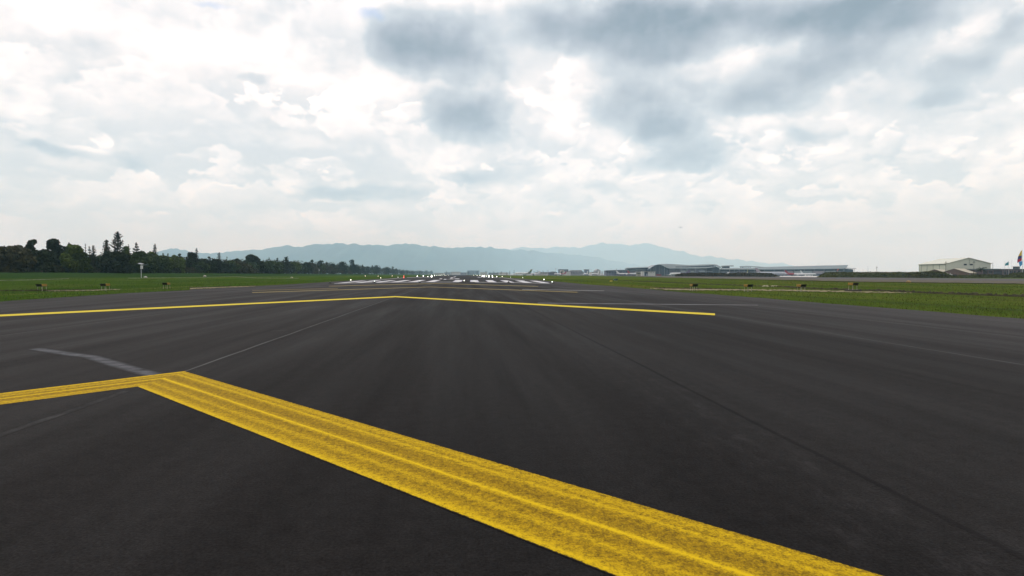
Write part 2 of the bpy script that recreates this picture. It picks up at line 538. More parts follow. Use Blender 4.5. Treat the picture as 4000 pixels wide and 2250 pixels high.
L_dark = leafmat('foliage_dark', (0.021, 0.031, 0.012))
L_con = leafmat('foliage_conifer', (0.018, 0.027, 0.015))
L_mid = leafmat('foliage_mid', (0.036, 0.056, 0.014))
L_light = leafmat('foliage_light', (0.062, 0.088, 0.016))
L_brown = leafmat('foliage_brownish', (0.046, 0.046, 0.020))
L_hedge = leafmat('foliage_hedge', (0.040, 0.036, 0.014))
L_bank = leafmat('foliage_bank', (0.050, 0.056, 0.010))
L_grass = leafmat('grass_blades', (0.072, 0.090, 0.020), 0.45)
L_grassl = leafmat('grass_blades_left', (0.044, 0.076, 0.016), 0.45)
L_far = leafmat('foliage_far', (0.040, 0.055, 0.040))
m_bark = mat('bark', (0.055, 0.042, 0.032), 0.9, 0.3, 1.5)


# ------------------------------------------------------------------ mesh helpers
class MB:
    def __init__(s):
        s.v, s.f, s.uv, s.m = [], [], [], []

    def quad(s, a, b, c, d, uvs=None, mi=0):
        i = len(s.v)
        s.v += [tuple(a), tuple(b), tuple(c), tuple(d)]
        s.f.append((i, i + 1, i + 2, i + 3))
        s.m.append(mi)
        s.uv += uvs or [(0.5, 0)] * 4

    def poly(s, pts, mi=0):
        i = len(s.v)
        s.v += [tuple(p) for p in pts]
        s.f.append(tuple(range(i, i + len(pts))))
        s.m.append(mi)
        s.uv += [(0.5, 0)] * len(pts)

    def prism(s, lo, hi, mi=0):
        """two matching rings of points -> closed solid"""
        n = len(lo)
        i = len(s.v)
        s.v += [tuple(p) for p in lo] + [tuple(p) for p in hi]
        s.f.append(tuple(i + k for k in reversed(range(n))))
        s.f.append(tuple(i + n + k for k in range(n)))
        s.m += [mi, mi]
        s.uv += [(0.5, 0)] * (2 * n)
        for k in range(n):
            j = (k + 1) % n
            s.f.append((i + k, i + j, i + n + j, i + n + k))
            s.m.append(mi)
            s.uv += [(0.5, 0)] * 4

    def box(s, x0, y0, z0, x1, y1, z1, mi=0):
        lo = [(x0, y0, z0), (x1, y0, z0), (x1, y1, z0), (x0, y1, z0)]
        s.prism(lo, [(a, b_, z1) for a, b_, _ in lo], mi)

    def tube(s, a, b_, r0, r1=None, n=8, mi=0):
        a, b_ = Vector(a), Vector(b_)
        r1 = r0 if r1 is None else r1
        d = (b_ - a).normalized()
        p = d.orthogonal().normalized()
        q = d.cross(p)
        ring = lambda c, r: [c + (p * math.cos(t) + q * math.sin(t)) * r for t in [2 * math.pi * k / n for k in range(n)]]
        s.prism(ring(a, r0), ring(b_, r1), mi)

    def lathe(s, prof, axis='z', o=(0, 0, 0), n=16, sq=1.0, mi=0):
        """prof: list of (position along the axis, radius, offset z)"""
        rings = []
        for p in prof:
            t, r = p[0], p[1]
            dz = p[2] if len(p) > 2 else 0
            i = len(s.v)
            for k in range(n):
                an = 2 * math.pi * k / n
                cx, cz = math.cos(an) * r, math.sin(an) * r * sq
                if axis == 'z':
                    s.v.append((o[0] + cx, o[1] + cz, o[2] + t))
                else:
                    s.v.append((o[0] + t, o[1] + cx, o[2] + cz + dz))
            rings.append(i)
        for a, b_ in zip(rings, rings[1:]):
            for k in range(n):
                j = (k + 1) % n
                s.f.append((a + k, a + j, b_ + j, b_ + k))
                s.m.append(mi)
                s.uv += [(0.5, 0)] * 4
        for r_, rev in ((rings[0], True), (rings[-1], False)):
            ix = [r_ + k for k in range(n)]
            s.f.append(tuple(reversed(ix)) if rev else tuple(ix))
            s.m.append(mi)
            s.uv += [(0.5, 0)] * n

    def build(s, name, mats, parent=None, smooth=False, loc=None):
        me = bpy.data.meshes.new(name)
        me.from_pydata(s.v, [], s.f)
        if not isinstance(mats, (list, tuple)):
            mats = [mats]
        for m in mats:
            me.materials.append(m)
        if len(mats) > 1:
            me.polygons.foreach_set('material_index', s.m)
        ul = me.uv_layers.new(name='UVMap')
        if len(s.uv) == len(me.loops):
            ul.data.foreach_set('uv', [c for p in s.uv for c in p])
        if smooth:
            me.polygons.foreach_set('use_smooth', [True] * len(me.polygons))
        me.update()
        o = bpy.data.objects.new(name, me)
        COL.objects.link(o)
        if parent:
            o.parent = parent
        if loc:
            o.location = loc
        return o


def empty(name, loc=(0, 0, 0), rz=0.0):
    o = bpy.data.objects.new(name, None)
    COL.objects.link(o)
    o.location = loc
    o.rotation_euler = (0, 0, rz)
    o.empty_display_size = 0.5
    return o


def tag(o, label, cat, group=None):
    o['label'] = label
    o['category'] = cat
    if group:
        o['group'] = group
    return o


def struct(o, label=None):
    o['kind'] = 'structure'
    if label:
        o['label'] = label
    return o


def copy_tree(o, parent=None):
    c = o.copy()
    COL.objects.link(c)
    c.parent = parent
    for ch in list(o.children):
        copy_tree(ch, c)
    return c


# ------------------------------------------------------------------ ground and pavement
def grid_mesh(us, vs, zoff, name, material, zfun=zf):
    mb = MB()
    nu, nv = len(us), len(vs)
    verts = []
    for v in vs:
        for u in us:
            x, y = xy(u, v)
            verts.append((x, y, zfun(x, y) + zoff))
    me = bpy.data.meshes.new(name)
    me.from_pydata(verts, [], [(j * nu + i, j * nu + i + 1, (j + 1) * nu + i + 1, (j + 1) * nu + i) for j in range(nv - 1) for i in range(nu - 1)])
    me.materials.append(material)
    o = bpy.data.objects.new(name, me)
    COL.objects.link(o)
    return o


struct(grid_mesh([-14000, -3000, -600, -165, -110, -50, -26, 20, 40, 300, 800, 3000, 14000],
                 [-900, -100, 0, 50, 150, 600, 1500, 4500, 26500], -0.03, 'ground', m_grass), 'mown green grass airfield reaching to the hills')

LE = [(0, 1178), (250, 1161), (500, 1145), (730, 1134), (745, 1131), (880, 1124), (1000, 1117.5), (1150, 1109.5), (1300, 1100), (1345, 1097),
      (1400, 1093), (1450, 1090), (1500, 1088)]
RE = [(4000, 1246), (3600, 1213), (3350, 1195), (3150, 1179), (3000, 1166), (2800, 1151), (2650, 1140), (2550, 1131), (2450, 1122.5), (2400, 1118),
      (2300, 1111.5), (2200, 1102), (2150, 1098), (2105, 1093)]
lpt = [uv(*gp(x, y)[:2]) for x, y in LE]
rpt = [uv(*gp(x, y)[:2]) for x, y in RE]
lpt = [(lpt[0][0], -120)] + lpt + [(-26, 240), (-26, 4200)]
rpt = [(rpt[0][0], -120)] + rpt + [(20, 240), (20, 4200)]
lv, lu = [p[1] for p in lpt], [p[0] for p in lpt]
rv, ru = [p[1] for p in rpt], [p[0] for p in rpt]
rng = random.Random(3)
vs = sorted(set([-120, 0, 150, 240, 300, 400, 600, 1000, 2000, 4200] + [1 + i * 1.0 for i in range(0, 149)]))
mb = MB()
rows = []
for v in vs:
    jl = rng.uniform(-0.14, 0.14) if 0 < v < 150 else 0
    jr = rng.uniform(-0.10, 0.10) if 0 < v < 150 else 0
    rows.append((v, np.interp(v, lv, lu) + jl, np.interp(v, rv, ru) + jr))
for (v0, a0, b0), (v1, a1, b1) in zip(rows, rows[1:]):
    for k in range(4):
        pts = []
        for v, a, b_ in ((v0, a0, b0), (v0, a0, b0), (v1, a1, b1), (v1, a1, b1)):
            pts.append(v)
        f0, f1 = k / 4, (k + 1) / 4
        q = []
        for v, u in ((v0, a0 + (b0 - a0) * f0), (v0, a0 + (b0 - a0) * f1), (v1, a1 + (b1 - a1) * f1), (v1, a1 + (b1 - a1) * f0)):
            x, y = xy(u, v)
            q.append((x, y, zf(x, y)))
        mb.quad(*q)
runway = struct(mb.build('runway', m_asph), 'dark asphalt runway with longitudinal joints')


def part(o, label=None):
    o.parent = runway
    if label:
        o['label'] = label
    return o


def g4(px, py, dz):
    p = gp(px, py)
    return Vector((p.x, p.y, p.z + dz))


def strip(pts, w, dz, seg=1.0):
    """flat strip of width w through world points"""
    mb = MB()
    L = 0
    sides = []
    P_ = [Vector((p[0], p[1], 0)) for p in pts]
    for i, p in enumerate(P_):
        d = (P_[min(i + 1, len(P_) - 1)] - P_[max(i - 1, 0)]).normalized()
        n = Vector((d.y, -d.x, 0))
        sides.append((p - n * w / 2, p + n * w / 2))
    for i in range(len(P_) - 1):
        l1 = L + (P_[i + 1] - P_[i]).length
        q = []
        for s in (sides[i][0], sides[i][1], sides[i + 1][1], sides[i + 1][0]):
            q.append((s.x, s.y, zf(s.x, s.y) + dz))
        mb.quad(*q, uvs=[(0, L), (1, L), (1, l1), (0, l1)])
        L = l1
    return mb


def linepts(a, b_, n):
    return [tuple(Vector(a).lerp(Vector(b_), k / n)) for k in range(n + 1)]


# chevron on the blast pad nearest the camera (real 45 degree arms, 0.9 m wide)
def arm(outer, inner, m, dz, name='chevron_arm', label=None):
    """outer / inner: pixel end points of both edges of a painted arm"""
    mb = MB()
    n = 12
    o0, o1 = gp(*outer[0]), gp(*outer[1])
    i0, i1 = gp(*inner[0]), gp(*inner[1])
    L = (o1 - o0).length
    for k in range(n):
        a, c_ = k / n, (k + 1) / n
        q = [i0.lerp(i1, a), o0.lerp(o1, a), o0.lerp(o1, c_), i0.lerp(i1, c_)]
        mb.quad(*[(p.x, p.y, zf(p.x, p.y) + dz) for p in q], uvs=[(0, L * a), (1, L * a), (1, L * c_), (0, L * c_)])
    return part(mb.build(name, m), label)


# right arm runs on past the frame
def extend(a, b_, t):
    return Vector(a).lerp(Vector(b_), t)


def arm_w(o0, o1, i0, i1, m, dz, name, label=None, n=14):
    mb = MB()
    L = (o1 - o0).length
    for k in range(n):
        a, c_ = k / n, (k + 1) / n
        q = [i0.lerp(i1, a), o0.lerp(o1, a), o0.lerp(o1, c_), i0.lerp(i1, c_)]
        mb.quad(*[(p.x, p.y, zf(p.x, p.y) + dz) for p in q], uvs=[(0, L * a), (1, L * a), (1, L * c_), (0, L * c_)])
    return part(mb.build(name, m), label)


o0, o1 = gp(727, 1451), gp(3463, 2250)
i0, i1 = gp(535, 1512), gp(2391, 2250)
arm_w(o0, extend(o0, o1, 1.5), i0, extend(i0, i1, 1.6), m_yel, 0.0026, 'chevron_arm', 'broad yellow arm of the nearest chevron crossing the foreground')
a0, a1 = gp(700, 1452), gp(0, 1536)
b0, b1 = gp(560, 1508), gp(0, 1582)
arm_w(extend(b0, b1, -.12), extend(b0, b1, 2.2), extend(a0, a1, -.05), extend(a0, a1, 2.0), m_yel, 0.0016, 'chevron_arm', 'left arm of the nearest yellow chevron')


def pxstrip(p0, p1, wpx, m, dz, name, label=None, n=10):
    """thin line given by its centre pixels and its height in pixels at both ends"""
    (x0, y0), (x1, y1) = p0, p1
    mb = MB()
    L = (gp(x1, y1) - gp(x0, y0)).length
    for k in range(n):
        q = []
        for t, s in ((k / n, .5), (k / n, -.5), ((k + 1) / n, -.5), ((k + 1) / n, .5)):
            w = wpx[0] + (wpx[1] - wpx[0]) * t
            p = gp(x0 + (x1 - x0) * t, y0 + (y1 - y0) * t + s * w)
            q.append((p.x, p.y, p.z + dz))
        t0, t1 = k / n * L, (k + 1) / n * L
        mb.quad(*q, uvs=[(0, t0), (1, t0), (1, t1), (0, t1)])
    return part(mb.build(name, m), label)


pxstrip((1548, 1159), (-40, 1235), (4.5, 8), m_yel2, 0.006, 'chevron_arm', 'left arm of the second yellow chevron')
pxstrip((1540, 1159), (2793, 1229), (4.5, 8), m_yel2, 0.010, 'chevron_arm', 'right arm of the second yellow chevron')
pxstrip((1682, 1121), (985, 1143), (1.6, 2.4), m_yel3, 0.006, 'chevron_arm', 'left arm of the faded third chevron')
pxstrip((1678, 1121), (2256, 1142), (1.6, 2.6), m_yel3, 0.010, 'chevron_arm', 'right arm of the third chevron')
pxstrip((1705, 1107.5), (1285, 1118), (1.6, 2), m_yel3, 0.006, 'chevron_arm', 'left arm of the worn farthest chevron')
pxstrip((1703, 1107.5), (2102, 1119), (1.6, 2), m_yel3, 0.010, 'chevron_arm', 'right arm of the worn farthest chevron')
pxstrip((985, 1135), (1320, 1127), (1.2, 1.2), m_yel3, 0.014, 'paint_line', 'ghost of an old yellow line')
pxstrip((2040, 1131), (2360, 1136.5), (1.2, 1.2), m_gwhite, 0.014, 'paint_line', 'ghost of an old pale line')
pxstrip((500, 1147.5), (1290, 1117.5), (1.6, 1.3), m_joint, 0.006, 'pavement_joint')
pxstrip((2100, 1184), (2960, 1192), (3, 3.4), m_oldw, 0.003, 'paint_line', 'ghost of a white line across the runway')
pxstrip((2080, 1117), (2330, 1129), (1.2, 1.4), m_joint, 0.014, 'pavement_joint')

# longitudinal joints
for u, v0, v1, w, m, nm in ((-4.36, 9.3, 105, .08, m_joint, 0), (-4.40, -2, 7.9, .16, m_jfaint, 0), (-11.45, 4, 140, .06, m_joint, 0),
                            (3.05, 1.0, 60, .06, m_jdark, 0), (9.55, 4, 140, .06, m_joint, 0), (13.6, 6, 140, .05, m_joint, 0), (-18.6, 14, 150, .05, m_joint, 0)):
    pts = [xy(u + rng.uniform(-.012, .012), v0 * (v1 / v0) ** (k / 30) if v0 > 0 else v0 + (v1 - v0) * k / 30) for k in range(31)]
    part(strip(pts, w, 0.0008).build('pavement_joint', m))
# scrubbed pale smear left of the nearest chevron
sp = [gp(140, 1362), gp(215, 1374), gp(290, 1385), gp(350, 1392), gp(420, 1412), gp(500, 1437), gp(610, 1466)]
part(strip([p[:2] for p in sp], 0.36, 0.0008).build('scrubbed_paint_mark', m_smear), 'pale grey scrubbed smear where an old line was removed')
for a_, c_, w in (((1060, 1293), (1120, 1290), .06),):
    part(strip(linepts(gp(*a_), gp(*c_), 6), w, 0.0012).build('scratch', m_joint))

# threshold line, piano keys, designator strokes
yb = lambda x: 1101.4 + 5.2 * ((x - 1732) / 418) ** 2
for k in range(14):
    x0, x1 = 1306 + k * 61, 1306 + (k + 1) * 61
    if 1795 < (x0 + x1) / 2 < 1830:
        continue
    pxstrip((x0, yb(x0) + .4), (x1, yb(x1) + .4), (1.6, 1.6), m_gwhite, 0.006, 'threshold_line', n=3)
SC = 836 / 43.2
for i in range(12):
    s = -21.6 + 3.6 * i + (0 if i < 6 else 1.8)
    xb0, xb1 = 1732 + s * SC, 1732 + (s + 1.8) * SC
    q = []
    for xb, top in ((xb0, 0), (xb1, 0), (xb1, 1), (xb0, 1)):
        if top:
            xt = 1842 + 0.826 * (xb - 1842)
            p = g4(xt, 1094 + 3.0 * ((xt - 1745) / 350) ** 2, 0.010)
        else:
            p = g4(xb, yb(xb) - .5, 0.010)
        q.append(p)
    mb = MB()
    mb.quad(*q, uvs=[(0.04, 0), (0.96, 0), (0.96, 30), (0.04, 30)])
    part(mb.build('threshold_stripe', m_white))


def pxquad(x0a, x1a, ya, x0b, x1b, yb_, m, dz, name, label=None):
    mb = MB()
    mb.quad(g4(x0a, ya, dz), g4(x1a, ya, dz), g4(x1b, yb_, dz), g4(x0b, yb_, dz), uvs=[(0.04, 0), (0.96, 0), (0.96, 30), (0.04, 30)])
    part(mb.build(name, m), label)


pxquad(1730, 1742.5, 1092.2, 1736, 1745, 1090.0, m_white, .01, 'designator_stroke')
pxquad(1742.5, 1772, 1091.9, 1745, 1772, 1091.0, m_gwhite, .01, 'designator_stroke')
pxquad(1715, 1727, 1090.3, 1718, 1728.5, 1088.2, m_white, .01, 'designator_stroke')
pxquad(1775, 1795, 1090.3, 1777, 1795, 1088.2, m_white, .01, 'designator_stroke')
pxquad(1757, 1775, 1090.3, 1758, 1777, 1088.6, m_gwhite, .01, 'designator_stroke')
pxquad(1755, 1767, 1087.2, 1763, 1771, 1084.0, m_white, .01, 'centreline_dash')
pxquad(1768, 1776, 1083.1, 1777, 1783, 1080.0, m_white, .02, 'centreline_dash')
# side stripes
for a_, c_, w0, w1 in (((1440, 1097.5), (1575, 1085.4), 1.5, 1.2), ((2050, 1097), (1951, 1083.2), 1.5, 1.2), ((1590, 1084.6), (1680, 1083), 1.2, 1.2),
                       ((1866, 1083), (1884, 1083), 1.8, 1.6), ((1893, 1083.4), (1908, 1083.4), 1.4, 1.2), ((1921, 1084), (1941, 1084.3), 1.2, 1.2)):
    pxstrip(a_, c_, (w0, w1), m_gwhite if a_[0] != 1866 else m_white, 0.03, 'side_stripe', n=6)


# ------------------------------------------------------------------ verges, taxiway, apron
def pxsheet(top, bot, dz, m, name, n=40, jit=0.0, seed=1):
    """sheet between two pixel polylines lying on the ground"""
    r_ = random.Random(seed)
    tx, ty = [p[0] for p in top], [p[1] for p in top]
    bx, by = [p[0] for p in bot], [p[1] for p in bot]
    x0, x1 = tx[0], tx[-1]
    mb = MB()
    prev = None
    for k in range(n + 1):
        x = x0 + (x1 - x0) * k / n
        yt = np.interp(x, tx, ty) + r_.uniform(-jit, jit)
        yb_ = np.interp(x, bx, by) + r_.uniform(-jit, jit)
        col = []
        A_, B_ = gp(x, yb_), gp(x, yt)
        for j in range(5):
            p = A_.lerp(B_, j / 4)
            col.append((p.x, p.y, zf(p.x, p.y) + dz))
        if prev:
            for j in range(4):
                mb.quad(prev[j], col[j], col[j + 1], prev[j + 1])
        prev = col
    return struct(mb.build(name, m))


pxsheet([(2290, 1075.4), (2650, 1078.4), (3350, 1084.2), (4100, 1090), (5000, 1097)], [(2290, 1076.6), (2650, 1082.4), (3350, 1096), (4100, 1103), (5000, 1112)], 0.05, m_taxi, 'taxiway')
pxsheet([(2500, 1080.6), (2650, 1082), (3350, 1093), (4100, 1100), (5000, 1109)], [(2500, 1081.2), (2650, 1086), (3350, 1101), (4100, 1111), (5000, 1122)], 0.075, m_brown, 'dirt_verge', 70, 0.8)
pxsheet([(1960, 1074.3), (2290, 1074.8)], [(1960, 1075.6), (2290, 1076.2)], 0.05, m_taxi, 'taxiway', 10)
pxsheet([(3030, 1078.0), (3208, 1078.6)], [(3030, 1081.4), (3208, 1083)], 0.09, m_apron, 'apron', 10)
pxsheet([(1940, 1073.6), (2700, 1074.2)], [(1940, 1074.4), (2700, 1075.3)], 0.06, m_apron, 'apron', 20)
pxsheet([(2540, 1126.5), (2640, 1127), (2910, 1130), (3116, 1133), (3340, 1136.5), (3560, 1143.5)],
        [(2540, 1128), (2640, 1134), (2910, 1134.5), (3116, 1137.5), (3340, 1142), (3560, 1145.5)], 0.012, m_soil, 'soil_strip', 130, 1.5)
pxsheet([(180, 1135.5), (330, 1133), (470, 1129.5)], [(180, 1137.5), (330, 1136), (470, 1131.5)], 0.012, m_soil, 'soil_strip', 60, 1.1, 4)
pxsheet([(742, 1125), (850, 1121.6), (1000, 1118)], [(742, 1130), (850, 1125), (1000, 1119)], 0.02, m_soil, 'soil_strip', 50, 0.6, 5)


def bank(pts, hts, m, name, seed=2, jit=0.5):
    """low cut edge of turf: irregular ridge along a pixel polyline on the ground"""
    r_ = random.Random(seed)
    P_ = []
    for (x0, y0, h0), (x1, y1, h1) in zip([(*p, h) for p, h in zip(pts, hts)], [(*p, h) for p, h in zip(pts, hts)][1:]):
        n = max(4, int(abs(x1 - x0) / 6))
        for k in range(n):
            t = k / n
            P_.append((x0 + (x1 - x0) * t, y0 + (y1 - y0) * t, h0 + (h1 - h0) * t))
    mb = MB()
    prev = None
    for (x, y, h) in P_:
        p = gp(x, y)
        d = Vector((p.x, p.y, 0)).normalized()
        h = h * (1 + r_.uniform(-jit, jit))
        w = h * 3
        q = [p - d * 0.3 * h, p + d * 0.25 * h + Vector((0, 0, h * .9)), p + d * (0.8 * h) + Vector((0, 0, h)), p + d * w]
        if prev:
            for j in range(3):
                mb.quad(prev[j], q[j], q[j + 1], prev[j + 1])
        prev = q
    return struct(mb.build(name, m))


bank([(2300, 1090.5), (2420, 1095.5), (2550, 1101), (2700, 1108), (2860, 1114), (2980, 1119), (3050, 1121), (3150, 1127), (3330, 1134), (3500, 1140), (3640, 1147),
      (3800, 1153), (4080, 1163), (4800, 1192)], [.06, .07, .08, .07, .09, .09, .12, .12, .14, .16, .16, .15, .15, .15], m_mud, 'ditch_edge')
bank([(-60, 1137), (150, 1136.5), (300, 1134), (400, 1132)], [.10, .11, .09, .04], m_mud, 'ditch_edge', 5)
bank([(740, 1126), (880, 1121), (1020, 1115.5)], [.07, .08, .03], m_mud, 'ditch_edge', 6)
bank([(2560, 1127), (2700, 1128.5), (2900, 1130.5)], [.10, .12, .06], m_mud, 'ditch_edge', 9)

# thin pale concrete kerbs on the left bank
for pts in ([(-60, 1097), (100, 1095), (265, 1089.5)], [(500, 1087.3), (780, 1084.5), (914, 1080.2), (1000, 1086.5), (1165, 1087.4)]):
    mb = MB()
    w = [gp(*p) for p in pts]
    for a_, c_ in zip(w, w[1:]):
        for k in range(6):
            p, q = a_.lerp(c_, k / 6), a_.lerp(c_, (k + 1) / 6)
            p.z, q.z = zf(p.x, p.y), zf(q.x, q.y)
            mb.prism([p, q, q + Vector((0, .3, 0)), p + Vector((0, .3, 0))],
                     [t + Vector((0, 0, .11)) for t in (p, q, q + Vector((0, .3, 0)), p + Vector((0, .3, 0)))])
    struct(mb.build('concrete_kerb', m_kerb))

# ------------------------------------------------------------------ grass blades near the pavement edges
rs = np.random.RandomState(7)
N = 90000
X_ = rs.uniform(-150, 4150, N)
Y_ = 17 * (150 / 17) ** rs.rand(N)
wx = (X_ - 2000) / F * Y_
u_ = wx * CT + Y_ * ST
v_ = -wx * ST + Y_ * CT
el_ = np.interp(v_, lv, lu)
er_ = np.interp(v_, rv, ru)
ok = ((u_ < el_ - 0.02) | (u_ > er_ + 0.02)) & (np.abs(u_) < 110)
wx, wy = wx[ok], Y_[ok]
u_, v_ = u_[ok], v_[ok]
wz = np.interp(u_, UB, UZ) + np.interp(v_, VB, VZ)
n = len(wx)
hh = rs.uniform(0.02, 0.07, n) * (0.8 + wy / 110)
ww = rs.uniform(0.006, 0.016, n) * (0.7 + wy / 50)
an = rs.rand(n) * 6.283
verts = np.empty((n, 3, 3))
dx, dy = np.cos(an) * ww, np.sin(an) * ww
verts[:, 0] = np.stack([wx - dx, wy - dy, wz - 0.03], 1)
verts[:, 1] = np.stack([wx + dx, wy + dy, wz - 0.03], 1)
verts[:, 2] = np.stack([wx + rs.uniform(-.05, .05, n), wy + rs.uniform(-.05, .05, n), wz + hh], 1)
me = bpy.data.meshes.new('grass')
me.from_pydata(verts.reshape(-1, 3), [], np.arange(3 * n).reshape(-1, 3))
me.materials.append(L_grass)
me.materials.append(L_grassl)
me.polygons.foreach_set('material_index', (wx < 0).astype(int))
go = bpy.data.objects.new('grass', me)
COL.objects.link(go)
go['kind'] = 'stuff'
tag(go, 'short green grass blades along both runway edges', 'grass')

# ------------------------------------------------------------------ hills
m_hill = mat('mountain_forest', (0.038, 0.068, 0.062), 0.95, 0.35, 0.0012)
RIDGE1 = [(540, 1010), (629, 983), (650, 977), (668, 974), (689, 969), (710, 975), (738, 985), (790, 989), (870, 988), (940, 982), (994, 977), (1040, 973), (1071, 966),
          (1118, 958), (1150, 963), (1180, 966), (1210, 958), (1242, 954), (1290, 953), (1330, 950), (1382, 957), (1420, 958), (1460, 957), (1530, 960), (1570, 955),
          (1600, 954), (1640, 957), (1677, 964), (1730, 967), (1786, 970), (1840, 966), (1910, 965), (1960, 971), (2003, 976), (2100, 982), (2200, 992), (2330, 1003),
          (2400, 1020), (2500, 1036), (2600, 1050), (2700, 1064)]
RIDGE2 = [(1850, 1000), (1950, 985), (2080, 970), (2174, 960), (2236, 963), (2290, 956), (2330, 952), (2370, 955), (2423, 958), (2470, 953), (2516, 950), (2560, 956),
          (2609, 966), (2671, 985), (2720, 998), (2764, 1007), (2850, 1015), (2930, 1018), (3050, 1030), (3150, 1050), (3230, 1066)]


def hills(ridge, Y, depth, seed):
    r_ = np.random.RandomState(seed)
    xs = np.arange(ridge[0][0], ridge[-1][0] + 1, 7.0)
    top = np.interp(xs, [p[0] for p in ridge], [p[1] for p in ridge])
    top = top + np.convolve(r_.uniform(-5, 5, len(xs)), [.3, .4, .3], 'same') + (np.convolve(np.repeat(r_.uniform(-7, 7, len(xs) // 5 + 1), 5)[:len(xs)], np.ones(5) / 5, 'same') if seed == 2 else 0)
    rows = 14
    Yx = np.interp(xs, [r[0] for r in Y], [r[1] for r in Y])
    spur = np.zeros((rows + 1, len(xs)))
    for k in range(9):
        f = 2 * math.pi / r_.uniform(60, 380)
        spur += np.sin(xs[None, :] * f + r_.rand() * 6 + np.arange(rows + 1)[:, None] * r_.uniform(-.5, .5)) * r_.uniform(.3, 1)
    verts = []
    for j in range(rows + 1):
        t = j / rows
        for i, x in enumerate(xs):
            y = Yx[i] - depth * t + spur[j, i] * depth * 0.05 * math.sin(math.pi * min(1, t + .05))
            Y = Yx[i]
            p = at(x, top[i], Y)
            zt = p.z + 6
            z = zt * (1 - t) ** 1.15 + (-8) * (1 - (1 - t) ** 1.15)
            z += spur[j, i] * 22 * math.sin(math.pi * t) * min(1, zt / 400)
            if j:
                z = min(z, H + (zt - H) * y / Y * 0.985)
            verts.append((p.x, y, z))
    nx = len(xs)
    # back side, so that the hills are solid
    for i, x in enumerate(xs):
        p = at(x, top[i], Yx[i])
        verts.append((p.x * 1.03, Yx[i] + depth * .4, -8))
    faces = [(j * nx + i, j * nx + i + 1, (j + 1) * nx + i + 1, (j + 1) * nx + i) for j in range(rows) for i in range(nx - 1)]
    b_ = (rows + 1) * nx
    faces += [(i + 1, i, b_ + i, b_ + i + 1) for i in range(nx - 1)]
    me = bpy.data.meshes.new('mountain_range')
    me.from_pydata(verts, [], faces)
    me.materials.append(m_hill)
    me.polygons.foreach_set('use_smooth', [True] * len(me.polygons))
    o = bpy.data.objects.new('mountain_range', me)
    COL.objects.link(o)
    return struct(o)


hills(RIDGE1, [(540, 11200), (1400, 11600), (1900, 14000), (2300, 18500), (2700, 21500)], 2300, 1)['label'] = 'nearer blue mountain ridge on the horizon'
hills(RIDGE2, [(1850, 24000), (2700, 26000)], 2000, 2)['label'] = 'paler mountain ridge farther off behind the terminal'


# ------------------------------------------------------------------ trees
def leafquads(rs, P, size, flat=0.0):
    """P: (n,3) centres -> verts, faces of small random quads"""
    n = len(P)
    d = rs.normal(size=(n, 3))
    d[:, 2] *= (1 - flat)
    d /= np.linalg.norm(d, axis=1)[:, None]
    e = np.cross(d, rs.normal(size=(n, 3)))
    e /= np.linalg.norm(e, axis=1)[:, None]
    s = size * rs.uniform(.6, 1.4, n)[:, None]
    V_ = np.stack([P - d * s - e * s * .55, P + d * s * .2 - e * s * .8, P + d * s + e * s * .3, P - d * s * .3 + e * s * .8], 1)
    return V_.reshape(-1, 3)


